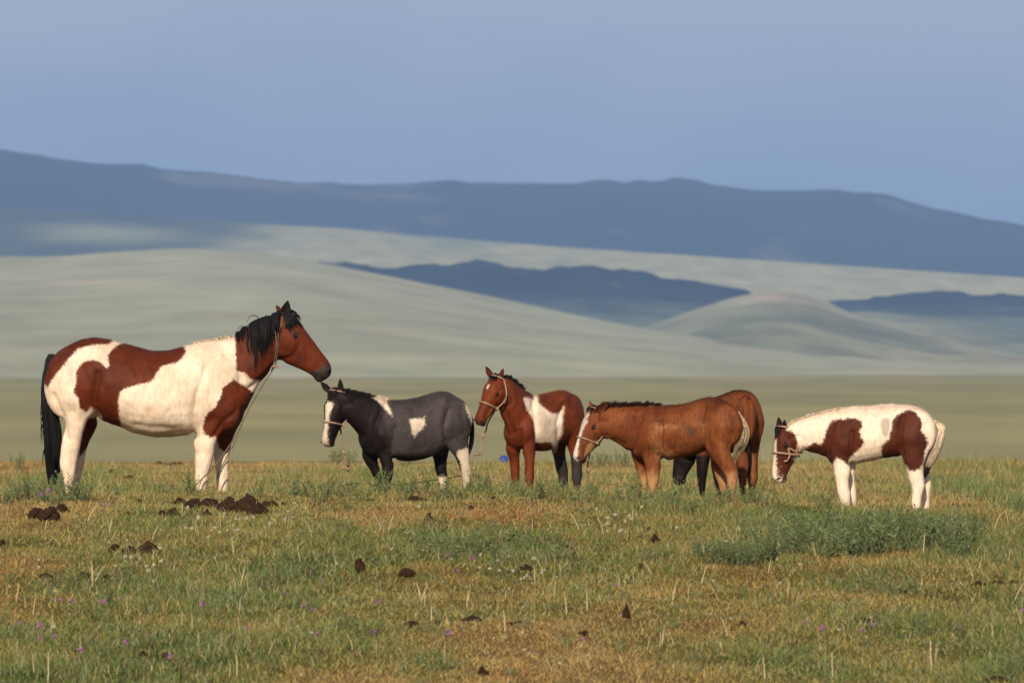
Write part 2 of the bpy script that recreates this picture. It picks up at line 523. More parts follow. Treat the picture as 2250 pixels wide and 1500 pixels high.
def ring(c, up, lat, egg=0.0, p=0.9):
    """c centre, up = half-height vector, lat = half-width vector"""
    co, si = np.cos(TH), np.sin(TH)
    si2 = np.sign(si) * np.abs(si) ** p
    wd = si2 * (1 - egg * co)
    return c + np.outer(co, up) + np.outer(wd, lat)

HEAD = np.array([  # t, dorsal, ventral, half-width (fractions of the head's length)
    (-0.06, -0.07, 0.24, 0.085), (0.0, 0.0, 0.36, 0.125), (0.10, 0.035, 0.43, 0.165), (0.20, 0.058, 0.46, 0.192), (0.30, 0.068, 0.468, 0.203),
    (0.40, 0.065, 0.452, 0.19), (0.50, 0.055, 0.415, 0.158), (0.60, 0.046, 0.365, 0.130), (0.70, 0.038, 0.318, 0.113), (0.80, 0.032, 0.278, 0.107),
    (0.88, 0.022, 0.25, 0.114), (0.94, 0.000, 0.232, 0.112), (0.985, -0.03, 0.21, 0.098), (1.015, -0.075, 0.18, 0.062)])

class Horse:
    def __init__(s, name, d, uref, yaw, left=True):
        """yaw > 0: front end away from the camera (radians); left: faces left in the picture"""
        s.name, s.d, s.uref = name, d, uref
        sx = -1 if left else 1
        s.h = np.array([sx * math.cos(yaw), math.sin(yaw), 0])       # heading
        s.L = np.array([math.sin(yaw) * sx, -math.cos(yaw), 0]) * 1.0  # lateral, towards the camera
        s.vf = []
        s.legs = []
        s.grooves, s.bumps, s.hairs, s.hair_len = [], [], .9, .014
    def pt(s, u, v, lat=0.0):
        """point of the plane at lateral offset lat (towards the camera) that shows at pixel u, v"""
        n, a = s.L, s.h
        # ray: X=(u-CU)/F*y ; point = O + h*k + L*lat, O=(xr, d)
        xr = (s.uref - CU) / F * s.d
        r = (u - CU) / F
        # xr + hx k + Lx lat = r (d + hy k + Ly lat)
        kk = (r * (s.d + n[1] * lat) - xr - n[0] * lat) / (a[0] - r * a[1])
        y = s.d + a[1] * kk + n[1] * lat
        return PX(u, v, y)
    @property
    def pm(s): return F / s.d
    def trunk(s, st, p=0.88):
        rings = []
        for (ut, vt, ub, vb, w, *e) in st:
            a, b = s.pt(ut, vt), s.pt(ub, vb)
            rings.append(ring((a + b) / 2, (a - b) / 2, s.L * w, e[0] if e else 0.1, p))
        s.vf.append(loft(catmull_rings(rings, 3)))
    def blob(s, u, v, lat, rf, ru, rl, tilt=0.0):
        c = s.pt(u, v, lat)
        up = np.array([0, 0, 1.0])
        f = s.h * math.cos(tilt) + up * math.sin(tilt); g = -s.h * math.sin(tilt) + up * math.cos(tilt)
        s.vf.append(ellipsoid(c, [f * rf, g * ru, s.L * rl]))
    def leg(s, pts, hoof_u, lat, hind=False, scale=1.0):
        """pts: (u, v, fore-aft half px, lateral half m) down the seen part; then the shank down to a hoof on the land"""
        P = [(s.pt(u, v, lat * (0.75 + 0.25 * min(1, i / 2))), fa / s.pm, la) for i, (u, v, fa, la) in enumerate(pts)]
        P.insert(0, (P[0][0] + np.array([0, 0, .07]), P[0][1] * .45, P[0][2] * .5))
        last = P[-1][0]
        hp = s.pt(hoof_u, 1000, lat)
        gz = float(ground(hp[0], hp[1])) - 0.004
        hgt = last[2] - gz
        fw = s.h
        r = scale
        base = np.array([hp[0], hp[1], gz])
        if hgt > 0.12:
            def mid(f, off): return np.array([last[0] + (base[0] - last[0]) * f, last[1] + (base[1] - last[1]) * f, last[2] - hgt * f]) + fw * off
            if hgt > 0.2:
                P.append((mid(.25, -.004), .027 * r, .023 * r))
                P.append((mid(.55, -.006), .025 * r, .022 * r))
            P.append((mid(.72, -.008), .034 * r, .030 * r))
            P.append((mid(.82, .004), .027 * r, .025 * r))
        P.append((base + fw * .018 + np.array([0, 0, .05 * r]), .034 * r, .033 * r))
        P.append((base + fw * .024 + np.array([0, 0, .012]), .036 * r, .036 * r))
        rings = []
        pos = [q[0] for q in P]
        for i, (c, fa, la) in enumerate(P):
            t = unit(pos[min(i + 1, len(P) - 1)] - pos[max(i - 1, 0)])
            if i == 0: t = unit(t + np.array([0, 0, -1.0])); fa *= .8
            f = unit(fw - (fw @ t) * t)
            l = np.cross(t, f); l = l if l @ s.L > 0 else -l
            rings.append(ring(c, f * fa, l * la, 0, 0.95))
        s.vf.append(loft(catmull_rings(rings, 3)))
        # the hoof
        hb = base + fw * .03
        rr = []
        for (z, q) in ((0.055 * r, .036 * r), (0.03 * r, .043 * r), (0.0, .050 * r)):
            rr.append(ring(hb + fw * (.012 * (1 - z / .055)) + np.array([0, 0, z]), fw * q, s.L * q * .92, 0, 1.0))
        s.legs.append(loft(rr))
    def head(s, poll, nose, face, w_nose=0.0, lat=0.0, fat=1.0, dome=0.0, w_poll=0.0):
        """poll, nose pixels; face: direction the forehead faces; w_*: extra distance from the camera"""
        A0 = s.pt(*poll, lat); A0 = PX(*poll, A0[1] + w_poll)
        B0 = PX(*nose, A0[1] + w_nose)
        s.hl = np.linalg.norm(B0 - A0)
        s.hp, s.ha = A0, (B0 - A0) / s.hl
        fv = np.array(face, float)
        s.hn = unit(fv - (fv @ s.ha) * s.ha)
        s.hlat = np.cross(s.ha, s.hn)
        if s.hlat[1] > 0: s.hlat = -s.hlat       # towards the camera
        s.hfat, s.dome = fat, dome
        rings = []
        for t in np.concatenate([HEAD[:, 0], [(HEAD[i, 0] + HEAD[i + 1, 0]) / 2 for i in range(len(HEAD) - 1)]]):
            pass
        for t in np.linspace(-0.06, 1.015, 26):
            rings.append(s.hring(t))
        s.vf.append(loft(rings))
        # jowls, brow and chin
        for sg in (1, -1):
            s.vf.append(ellipsoid(s.hpt(.33, -.27, sg * .085), [s.ha * .17 * s.hl, s.hn * .17 * s.hl, s.hlat * .085 * s.hl]))
            s.vf.append(ellipsoid(s.hpt(.31, -.035, sg * .135), [s.ha * .085 * s.hl, s.hn * .06 * s.hl, s.hlat * .055 * s.hl]))
            s.vf.append(ellipsoid(s.hpt(.93, -.07, sg * .07), [s.ha * .055 * s.hl, s.hn * .05 * s.hl, s.hlat * .04 * s.hl]))
        s.vf.append(ellipsoid(s.hpt(.93, -.225, 0), [s.ha * .075 * s.hl, s.hn * .045 * s.hl, s.hlat * .07 * s.hl]))
    def hsec(s, t):
        d = np.interp(t, HEAD[:, 0], HEAD[:, 1]) + s.dome * math.exp(-((t - .22) / .17) ** 2)
        v = np.interp(t, HEAD[:, 0], HEAD[:, 2]) * s.hfat
        w = np.interp(t, HEAD[:, 0], HEAD[:, 3])
        return d, v, w
    def hring(s, t, grow=0.0):
        d, v, w = s.hsec(t)
        c = s.hp + s.ha * t * s.hl + s.hn * (d - v) / 2 * s.hl
        return ring(c, s.hn * ((d + v) / 2 * s.hl + grow), s.hlat * (w * s.hl + grow), 0.0 if t > .75 else -0.12, 0.85)
    def hpt(s, t, n, l):
        return s.hp + s.hl * (s.ha * t + s.hn * n + s.hlat * l)
    def hsurf(s, t, th, grow=0.0):
        """point on the head's skin; th from the forehead (0) towards the camera side (+)"""
        r = s.hring(t, grow)
        th = th % (2 * math.pi)
        f = th / (2 * math.pi) * NR
        i = int(f); q = f - i
        return r[i % NR] * (1 - q) + r[(i + 1) % NR] * q
    def hlocal(s, V):
        e = (V - s.hp) / s.hl
        return e @ s.ha, e @ s.hn, e @ s.hlat
    def build(s, mat, masks, voxel, smooth=11, smooth_f=0.5):
        V, f = merge(s.vf)
        me = mesh_np('raw', V, f)
        ob = bpy.data.objects.new('raw', me); COL.objects.link(ob)
        r = ob.modifiers.new('r', 'REMESH'); r.mode = 'VOXEL'; r.voxel_size = voxel; r.use_smooth_shade = True
        m = ob.modifiers.new('s', 'SMOOTH'); m.factor = smooth_f; m.iterations = smooth
        dg = bpy.context.evaluated_depsgraph_get()
        nm = bpy.data.meshes.new_from_object(ob.evaluated_get(dg))
        bpy.data.objects.remove(ob); bpy.data.meshes.remove(me)
        nm.name = s.name + '_body'
        V = np.zeros(len(nm.vertices) * 3, np.float32); nm.vertices.foreach_get('co', V); V = V.reshape(-1, 3).astype(float)
        uv = np.stack([CU + V[:, 0] / V[:, 1] * F, EYE_ROW + (CAM_Z - V[:, 2]) / V[:, 1] * F], -1)
        c = np.array([(s.uref - CU) / F * s.d, s.d, 0])
        lat = (V - c) @ s.L
        nv = np.zeros(len(nm.vertices) * 3, np.float32); nm.vertices.foreach_get('normal', nv); nv = nv.reshape(-1, 3).astype(float)
        # muscle grooves and swellings
        dis = np.zeros(len(V))
        for (line, wpx, dep) in s.grooves:
            d2 = np.full(len(V), 1e9)
            for a, b in zip(line[:-1], line[1:]):
                a = np.array(a, float); b = np.array(b, float); ab = b - a
                t = np.clip(((uv - a) @ ab) / (ab @ ab), 0, 1)
                d2 = np.minimum(d2, ((uv - a - t[:, None] * ab) ** 2).sum(1))
            dis -= 1.5 * dep * np.exp(-d2 / wpx ** 2)
        for (u, v, a, b, hgt) in s.bumps:
            dis += 1.3 * hgt * np.exp(-((uv[:, 0] - u) / a) ** 2 - ((uv[:, 1] - v) / b) ** 2)
        tt, tn, tl = s.hlocal(V)
        body = 1 - ((tt > -.1) & (tt < 1.2) & (np.abs(tn + .2) < .4) & (np.abs(tl) < .3)) * .7
        dis += body * .015 * (vnoise(uv[:, 0] / 22, uv[:, 1] / 30 + 9 * (lat > 0), 61, 2) - .5)
        # cheek disc, eye hollow and facial crest, in the head's own frame
        inh = (tt > -.1) & (tt < 1.1) & (np.abs(tn + .2) < .45) & (np.abs(tl) < .35)
        r1 = np.hypot((tt - .33) / .9, tn + .26)
        dis += inh * s.hl * (-.022 * np.exp(-((r1 - .20) / .035) ** 2) * (tt < .62) + .010 * np.exp(-((tn + .13 + (tt - .4) * .18) / .03) ** 2) * np.exp(-((tt - .52) / .16) ** 2) * (np.abs(tl) > .05)
                - .018 * np.exp(-((tt - .20) / .05) ** 2 - ((tn + .02) / .05) ** 2) * (np.abs(tl) > .08) - .012 * np.exp(-((tt - .84) / .04) ** 2 - ((tn + .14) / .06) ** 2))
        V = V + nv * dis[:, None]
        nm.vertices.foreach_set('co', V.astype(np.float32).ravel())
        nm.update()
        mk = masks(s, V, uv, lat)
        for kname, arr in mk.items(): add_float(nm, arr, kname)
        # origin at the horse's base
        gx, gy = c[0], c[1]; gz = float(ground(gx, gy))
        s.base = (gx, gy, gz)
        s.root = empty(s.name, s.base)
        nm.materials.clear()
        s.body = link('body', nm, mat, s.root, smooth=True)
        # short coat hairs lying down and back, coloured like the skin they grow from
        nh = int(len(V) * s.hairs)
        pick = rng.choice(len(V), nh, replace=False)
        pick = pick[(tt[pick] < .6) | (rng.uniform(0, 1, len(pick)) < .3)]
        nn = nv[pick]; rt = V[pick] - nn * .001
        dr = np.array([0, 0, -.75]) - s.h * .6 + rng.normal(0, .25, (len(pick), 3))
        dr = dr - (dr * nn).sum(1)[:, None] * nn
        dr /= np.linalg.norm(dr, axis=1)[:, None] + 1e-9
        top = sstep(.5, .95, nn[:, 2])
        ln = s.hair_len * rng.uniform(.6, 1.3, len(pick)) * (1 + .5 * top)
        lift = (.22 + .25 * top) * rng.uniform(.5, 1.4, len(pick))
        tip = rt + dr * ln[:, None] + nn * (ln * lift)[:, None]
        sd = np.cross(dr, nn) * .0016
        HV_ = np.stack([rt - sd, rt + sd, tip], 1).reshape(-1, 3)
        hm_ = mesh_np(s.name + '_hair', HV_, [np.arange(len(HV_)).reshape(-1, 3)])
        for kname, arr in mk.items(): add_float(hm_, np.repeat(np.asarray(arr)[pick], 3), kname)
        link('coat_hair', hm_, mat, s.root, smooth=True)
        s.V = V
        for h in s.legs:
            link('hoof', mesh_np('hoof', *h), M_HOOF, s.root, smooth=True)
        return s.root
    def ear(s, sg, tip, mat, dw=0.0, wide=0.32, facing=None, base_t=0.035, base_l=.088):
        """a cupped ear from the poll to the pixel tip"""
        b = s.hpt(base_t, -0.02, sg * base_l)
        tp = PX(*tip, b[1] + dw)
        ax = tp - b; ln = np.linalg.norm(ax); ax = ax / ln
        fc = np.array(facing if facing is not None else s.hn * 1.0 + s.hlat * sg * .5, float)
        fc = unit(fc - (fc @ ax) * ax)
        sd = np.cross(ax, fc)
        prof = [(-.12, .55), (0.0, .72), (.2, .95), (.4, 1.0), (.6, .82), (.8, .48), (.93, .2), (1.0, .03)]
        hwid = ln * wide * .5
        V, n = [], 9
        for layer in (0, 1):
            for (t, w) in prof:
                for j in range(n):
                    a = -1 + 2 * j / (n - 1)
                    curve = (1 - a * a) * .55 * w * hwid * (1 - .3 * t)
                    p = b + ax * (t * ln) + sd * (a * w * hwid) - fc * (curve + layer * .007) - fc * .02 * t * t * ln + fc * .02 * ln
                    V.append(p)
        m = len(prof); off = m * n
        q = []
        for i in range(m - 1):
            for j in range(n - 1):
                q.append([i * n + j, i * n + j + 1, (i + 1) * n + j + 1, (i + 1) * n + j])
                q.append([off + i * n + j, off + (i + 1) * n + j, off + (i + 1) * n + j + 1, off + i * n + j + 1])
            for j in (0, n - 1):
                z = [i * n + j, (i + 1) * n + j, off + (i + 1) * n + j, off + i * n + j]
                q.append(z if j == 0 else z[::-1])
        q.append([(m - 1) * n, (m - 1) * n + n - 1, off + (m - 1) * n + n - 1, off + (m - 1) * n])
        return link('ear', mesh_np('ear', np.array(V), [np.array(q)]), mat, s.root, smooth=True)
    def eyes(s, t=.345, n=-.075, l=.163, r=.031):
        for sg in (1, -1):
            c = s.hpt(t, n, sg * l)
            e = link('eye', mesh_np('eye', *ellipsoid(c, [s.ha * r * 1.25 * s.hl, s.hn * r * .95 * s.hl, s.hlat * r * .9 * s.hl], 14, 9)), M_EYE, s.root, smooth=True)
            # lids: two thin arcs over the ball
            for up in (1, -1):
                arc = []
                for a in np.linspace(-1.15, 1.15, 9):
                    arc.append(c + s.hl * (s.ha * math.sin(a) * r * 1.35 + s.hn * up * math.cos(a) * r * (1.0 if up > 0 else .8)) + s.hlat * sg * s.hl * r * .62 * math.cos(a))
                link('eyelid', mesh_np('eyelid', *tube(arc, r * .3 * s.hl, 6)), s.lidmat, e, smooth=True)
    def nostrils(s, mat):
        for sg in (1, -1):
            c = s.hpt(.945, -.062, sg * .098)
            ax = unit(s.ha * .5 + s.hn * .85)
            bx = unit(s.ha - (s.ha @ ax) * ax)
            link('nostril', mesh_np('nostril', *ellipsoid(c, [ax * .036 * s.hl, bx * .017 * s.hl, s.hlat * .018 * s.hl], 12, 8)), mat, s.root, smooth=True)
    def mouth(s, mat):
        pts = []
        for t in np.linspace(.80, 1.0, 8):
            pts.append(s.hsurf(t, math.radians(128 - 10 * (t - .8) / .2), -.0015))
        for t in np.linspace(1.0, .80, 8):
            pts.append(s.hsurf(t, math.radians(-128 + 10 * (t - .8) / .2), -.0015))
        link('mouth', mesh_np('mouth', *tube(pts, .0035, 5)), mat, s.root, smooth=True)

def catmull_rings(rings, k):
    R = np.asarray(rings, float)
    m = len(R)
    flat = R.reshape(m, -1)
    return catmull(flat, (m - 1) * k + 1).reshape(-1, NR, 3)

def strands(items, n=5, seg=6, rmin=.0012):
    """items: (points, root radius); tapered three-sided hairs"""
    out = []
    for pts, r in items:
        P = catmull(pts, seg)
        rad = r * (1 - np.linspace(0, 1, seg) ** 1.5) + rmin * .4
        out.append(tube(P, rad, 3, cap=False))
    return merge(out)

def coat(name, A, A2, B, C, D=(0.02, 0.015, 0.012), edge=4.0, soft=2.8, fuzz=0.27, rough=.55):
    """A/A2 mottled ground colour, B patches (mask m0, pixels), C soft tint (m1, 0..1), D dark points and painted shade (m2, 0..1)"""
    k = N(name)
    big = k.noise(5, 3)
    c = k.mix(k.maprange(big, .35, .65), A, A2)
    zz = k.noise(26, 4); zf = k.noise(95, 2)
    jit = k.math('ADD', k.math('MULTIPLY', k.math('SUBTRACT', zz, .5), edge * 1.3), k.math('MULTIPLY', k.math('SUBTRACT', zf, .5), edge * 3.2))
    c = k.mix(k.maprange(k.math('ADD', k.attr('m1', 'Fac'), k.math('MULTIPLY', k.math('SUBTRACT', zz, .5), .5)), .25, .75), c, C)
    m0 = k.math('ADD', k.attr('m0', 'Fac'), jit)
    Bv = k.mix(k.maprange(k.noise(6, 4), .3, .7), tuple(x * .68 for x in B), tuple(min(1, x * 1.06) for x in B))
    c = k.mix(k.maprange(m0, -soft, soft), c, Bv)
    c = k.mix(k.maprange(k.math('ADD', k.attr('m2', 'Fac'), k.math('MULTIPLY', k.math('SUBTRACT', zz, .5), .35)), .2, .8), c, D)
    hair = k.noise(60, 3, (1, 1, .28))
    c = k.mix(fuzz, c, k.mix(1.0, c, k.ramp(hair, [(.3, (.45,) * 3), (.7, (1.4,) * 3)]), 'MULTIPLY'))
    k.base(c)
    k.bump(k.math('ADD', k.noise(110, 3, (1, 1, .35)), k.math('MULTIPLY', k.noise(18, 3), 1.1)), .42, .008)
    return k.set(Roughness=rough, Specular_IOR_Level=.13)

M_HOOF = plain_mat('hoof_horn', (0.06, 0.05, 0.04), .5)
M_EYE = plain_mat('eye_dark', (0.008, 0.006, 0.005), .08, .1, spec=.6)
M_BLACKHAIR = plain_mat('black_hair', (0.011, 0.010, 0.010), .6, .4, 60, spec=.12)
M_DARKSKIN = plain_mat('dark_skin', (0.02, 0.014, 0.012), .5)
M_CREAMHAIR = plain_mat('cream_hair', (0.62, 0.5, 0.36), .6, .2)
M_DARKBROWNHAIR = plain_mat('brown_black_hair', (0.026, 0.013, 0.009), .6, .4, spec=.12)
M_GINGERHAIR = plain_mat('ginger_hair', (0.22, 0.09, 0.035), .55, .3)
M_PALETAIL = plain_mat('sandy_tail_hair', (0.42, 0.33, 0.21), .6, .35)
WHITE = (0.86, 0.69, 0.53)
M_EARBAY = plain_mat('bay_ear', (0.075, 0.019, 0.009), .7, spec=.1)
M_EARBLACK = plain_mat('black_ear', (0.016, 0.011, 0.010), .7, spec=.1)
M_EARCHEST = plain_mat('chestnut_ear', (0.17, 0.05, 0.018), .6)

def crop(pts, s, ox, oy): return [(ox + x / s, oy + y / s) for x, y in pts]

def maxsd(uv, polys):
    m = np.full(len(uv), -200.0)
    for p in polys: m = np.maximum(m, poly_sd(uv, p))
    return m

def ell(uv, u, v, a, b):
    """soft 1..0 bump"""
    q = ((uv[:, 0] - u) / a) ** 2 + ((uv[:, 1] - v) / b) ** 2
    return np.clip(1.5 - q, 0, 1)

def jit(a): return (random.random() * 2 - 1) * a

def mare():
    s = Horse('horse', 40.0, 320, 0.0, left=False)
    s.grooves = [([(522, 765), (532, 830), (522, 895)], 8, .008), ([(455, 800), (432, 870), (424, 957)], 7, .012), ([(472, 955), (492, 925), (520, 905)], 6, .010), ([(216, 915), (208, 868), (216, 820)], 8, .016),
                 ([(118, 868), (138, 915), (148, 965)], 6, .013), ([(150, 800), (160, 850), (190, 890)], 9, .007), ([(610, 797), (575, 832), (545, 856)], 6, .012), ([(430, 955), (360, 940), (300, 935)], 9, .007)]
    s.grooves += [([(u, 810), (u + 7, 915)], 4.5, .0028) for u in range(280, 420, 19)]
    s.bumps = [(214, 778, 14, 12, .014), (470, 900, 18, 24, .010), (160, 880, 22, 26, .010), (530, 880, 12, 20, .012), (448, 762, 20, 10, .008)]
    s.hair_len = .012
    s.trunk([(104, 818, 106, 842, .05), (112, 791, 113, 868, .14), (130, 772, 132, 905, .20), (165, 751, 165, 925, .245), (205, 742, 205, 918, .265),
             (250, 748, 250, 932, .275), (300, 761, 300, 953, .29), (348, 771, 348, 960, .295), (400, 762, 400, 958, .28), (440, 753, 440, 957, .25),
             (480, 750, 480, 955, .22), (512, 764, 512, 948, .185), (533, 802, 531, 915, .14), (543, 838, 541, 880, .08)])
    s.trunk([(430, 758, 500, 952, .17, 0), (470, 750, 542, 895, .15, 0), (515, 739, 566, 850, .118, 0), (550, 715, 589, 826, .10, 0), (585, 702, 606, 802, .088, 0),
             (612, 690, 622, 790, .08, 0), (632, 690, 640, 775, .06, 0)])
    s.blob(165, 850, .15, .22, .25, .11); s.blob(165, 850, -.15, .22, .25, .11)
    s.blob(485, 880, .14, .12, .22, .08, .4); s.blob(485, 880, -.14, .12, .22, .08, .4)
    s.leg([(470, 900, 45, .09), (456, 950, 30, .075), (449, 975, 25, .06), (447, 1008, 20, .05), (444, 1035, 16, .043), (443, 1054, 15.5, .043), (443, 1070, 12, .035)], 446, .13)
    s.leg([(495, 900, 42, .08), (489, 950, 27, .07), (487, 985, 20, .055), (488, 1010, 17, .047), (490, 1040, 14.5, .043), (490, 1056, 14, .043), (490, 1070, 11, .035)], 492, -.13)
    s.leg([(158, 860, 54, .12), (164, 905, 38, .10), (164, 930, 25.5, .08), (159, 960, 22, .062), (153, 992, 20, .052), (150, 1022, 18, .045), (151, 1045, 13, .038), (152, 1060, 11, .033)], 158, .15)
    s.leg([(180, 870, 50, .12), (192, 905, 30, .09), (190, 935, 22, .07), (181, 962, 18, .06), (172, 992, 17, .05), (167, 1022, 16, .045), (166, 1045, 12, .038), (166, 1060, 10, .033)], 172, -.15)
    s.head((620, 685), (735, 813), (1, 0, .95))
    c = lambda p: crop(p, 3.125, 60, 640)
    patches = [c([(600, 330), (520, 300), (430, 300), (330, 325), (190, 420), (130, 500), (90, 600), (140, 660), (165, 612), (230, 530), (290, 450), (350, 395), (450, 370), (560, 362)]),
               c([(620, 372), (680, 330), (760, 340), (900, 385), (1000, 380), (1065, 360), (1090, 410), (1070, 450), (1020, 490), (920, 510), (890, 560), (850, 620), (760, 640), (660, 670), (630, 700),
                  (625, 760), (632, 850), (648, 960), (560, 930), (500, 860), (440, 795), (410, 832), (360, 800), (350, 740), (315, 690), (335, 620), (340, 540), (380, 485), (450, 472), (510, 490), (550, 528),
                  (560, 500), (550, 440), (580, 400)]),
               c([(1420, 605), (1500, 650), (1545, 690), (1620, 700), (1600, 900), (1450, 1040), (1395, 1070), (1370, 1110), (1330, 1085), (1310, 1060), (1300, 1000), (1260, 1000), (1215, 980), (1205, 930), (1225, 850), (1290, 790), (1330, 720), (1340, 660)]),
               c([(1432, 200), (1425, 340), (1432, 430), (1440, 540), (1490, 560), (1530, 600), (1600, 620), (1680, 640), (1760, 560), (2300, 760), (2300, 0), (1450, 0)])]
    far = c([(520, 700), (560, 900), (430, 1060), (350, 1140), (380, 820)])
    def masks(s, V, uv, lat):
        m0 = maxsd(uv, patches)
        f = poly_sd(uv, far)
        m0 = np.where(lat < -.04, np.maximum(m0, f), m0)
        t, n, l = s.hlocal(V)
        m2 = sstep(.76, .95, t + (-n - .1) * .35) * (np.abs(n) < .5) * .85
        m2 = np.maximum(m2, .62 * np.exp(-((t - .33) / .10) ** 2 - ((n + .07) / .08) ** 2) * (np.abs(l) > .07))  # shading of the eye hollow and face side painted into the coat
        m2 = np.maximum(m2, .48 * np.exp(-((t - .62) / .16) ** 2 - ((n + .20) / .06) ** 2) * (np.abs(l) > .03))
        m2 = np.maximum(m2, .40 * np.exp(-((uv[:, 0] - 545) / 40) ** 2 - ((uv[:, 1] - 800) / 45) ** 2) * (m0 > 0))
        m1 = .55 * np.clip(1 - ((t - .45) / .3) ** 2 - ((n + .22) / .2) ** 2, 0, 1)
        m1 = np.where(m0 > 0, m1, np.clip(vnoise(uv[:, 0] / 38, uv[:, 1] / 30, 77) - .52, 0, 1) * 1.6)
        return dict(m0=m0, m1=m1 * 0 + np.where(m0 > 0, 0, m1), m2=m2)
    mat = coat('bay_pinto_coat', WHITE, (.72, .56, .41), (0.125, 0.024, 0.007), (.58, .43, .30), (.035, .026, .022))
    s.lidmat = M_DARKBROWNHAIR
    r = s.build(mat, masks, .011)
    tag(r, 'big brown and white pinto mare with black tail standing taller than the foals', 'horse', 'tethered horses')
    s.ear(1, (633, 660), M_EARBLACK, -.01, .62, base_t=.07, facing=(.35, -1, .1)); s.ear(-1, (606, 670), M_EARBAY, .03, .5, facing=(-.3, -.9, .3), base_t=.0)
    s.eyes(r=.022, l=.168, n=-.085); s.nostrils(M_DARKSKIN); s.mouth(M_DARKSKIN)
    # black mane falling on the near side of the upper neck, cream bristle on the withers
    it = []
    cr_u = np.array([518, 535, 550, 570, 590, 612, 628]); cr_v = np.array([741, 727, 716, 706, 701, 690, 686])
    for k_ in range(25):
        uc = random.uniform(524, 612)
        ln0 = random.uniform(30, 112) if uc > 540 else random.uniform(12, 34)
        if uc > 596: ln0 *= .55
        dx0 = random.uniform(-2, 16) - (uc - 560) * .12 if uc > 540 else random.uniform(-8, 4)
        lt = .08 + .035 * random.random(); wave = jit(5)
        for i in range(12):
            u = uc + jit(7); v = np.interp(u, cr_u, cr_v) + jit(2); ln = ln0 * random.uniform(.7, 1.05)
            e = (uc - u) * .6 + jit(3)
            if uc > 540:
                P = [s.pt(u, v + 6, .0), s.pt(u + 1, v - 3 - random.random() * 5, .03), s.pt(u + dx0 * .25, v + ln * .15, lt), s.pt(u + dx0 * .6 + e * .6 + wave, v + ln * .55, lt + .022), s.pt(u + dx0 + e, v + ln, lt + .02)]
            else:
                P = [s.pt(u, v + 5, .0), s.pt(u + dx0 * .3, v - 4 - random.random() * 6, .03), s.pt(u + dx0, v + jit(5) - 2, .06), s.pt(u + dx0 * 1.3 - 2, v + ln * .6, .095)]
            it.append((P, random.uniform(.003, .008)))
    loop = [s.pt(x, y, .03) for x, y in ((570, 706), (567, 697), (559, 693), (549, 695), (544, 703), (543, 714))]
    it.append((loop, .0035))
    loop = [s.pt(x, y, .03) for x, y in ((536, 722), (531, 716), (524, 722), (520, 732))]
    it.append((loop, .003))
    link('mane', mesh_np('mane', *strands(it, seg=8)), M_BLACKHAIR, s.root, smooth=True)
    it = []
    for i in range(110):
        u = random.uniform(425, 518); v = np.interp(u, [425, 470, 518], [757, 750, 741])
        it.append(([s.pt(u, v + 4, jit(.03)), s.pt(u - 3 + jit(3), v - 3, jit(.03)), s.pt(u - 7 + jit(5), v - 4 - random.random() * 4, jit(.05))], .005))
    link('mane', mesh_np('mane', *strands(it, seg=5)), M_CREAMHAIR, s.root, smooth=True)
    it = []
    for i in range(190):
        a = math.radians(random.uniform(-35, 62)); e = random.uniform(.20, .36) * (1 - .25 * abs(a - .2)); w_ = jit(.08)
        it.append(([s.hsurf(random.uniform(-.03, .05), a * .4, .004), s.hsurf(.07, a * .8, .016 + random.random() * .012), s.hsurf(.16, a + w_ * .5, .012 + random.random() * .01), s.hsurf(e, a * 1.05 + w_, .006)], .005))
    for i in range(22):
        q = random.uniform(.02, .14)
        it.append(([s.hpt(q, .04, jit(.05)), s.hpt(q + .03, .10, jit(.06)), s.hpt(q + .07 + jit(.02), .115 + jit(.02), jit(.08)), s.hpt(q + .13 + jit(.03), .085 + jit(.02), jit(.1))], .0045))
    link('forelock', mesh_np('forelock', *strands(it, seg=7)), M_BLACKHAIR, s.root, smooth=True)
    it = []
    rows = np.array([782, 800, 850, 896, 960, 1024, 1062]); mid = np.array([114, 107, 102, 109, 117, 117, 115]); hwd = np.array([5, 7, 8, 15, 19, 16, 9])
    for i in range(330):
        q = jit(1); z = jit(.06); end = random.choice([4, 5, 6, 6, 6])
        P = [s.pt(mid[j] + q * hwd[j] + jit(1.5), rows[j] + jit(4), z * min(1, j / 2)) for j in range(end + 1)]
        it.append((P, random.uniform(.006, .011)))
    for i in range(26):
        v0 = random.uniform(785, 1000); u0 = np.interp(v0, rows, mid - hwd)
        it.append(([s.pt(u0 + 4, v0, 0), s.pt(u0 - 3 + jit(2), v0 + 16, jit(.04)), s.pt(u0 - 5 + jit(4), v0 + 45, jit(.05))], .003))
    link('tail', mesh_np('tail', *strands(it, seg=9)), M_BLACKHAIR, s.root, smooth=True)
    return s

def short_mane(s, pts, n, h, mat, lean=-3, lat=.02, seed=1, rad=.006):
    """upright foal's mane along pixel crest points"""
    P = np.array(pts, float); cum = np.concatenate([[0], np.cumsum(np.hypot(*np.diff(P, axis=0).T))])
    it = []
    for i in range(n):
        q = random.uniform(0, cum[-1]); u = np.interp(q, cum, P[:, 0]); v = np.interp(q, cum, P[:, 1])
        hh = h * random.uniform(.3, 1.15) * (.4 + 1.1 * vnoise(q / 7, 0.5, seed)) * (1 - .7 * max(0, q / cum[-1] - .75) / .25)
        a = jit(lat)
        it.append(([s.pt(u, v + 4, a), s.pt(u + lean * .3 + jit(1.5), v - hh * .5, a * 1.2), s.pt(u + lean + jit(4), v - hh, a * 1.5)], rad))
    return link('mane', mesh_np('mane', *strands(it, seg=5)), mat, s.root, smooth=True)

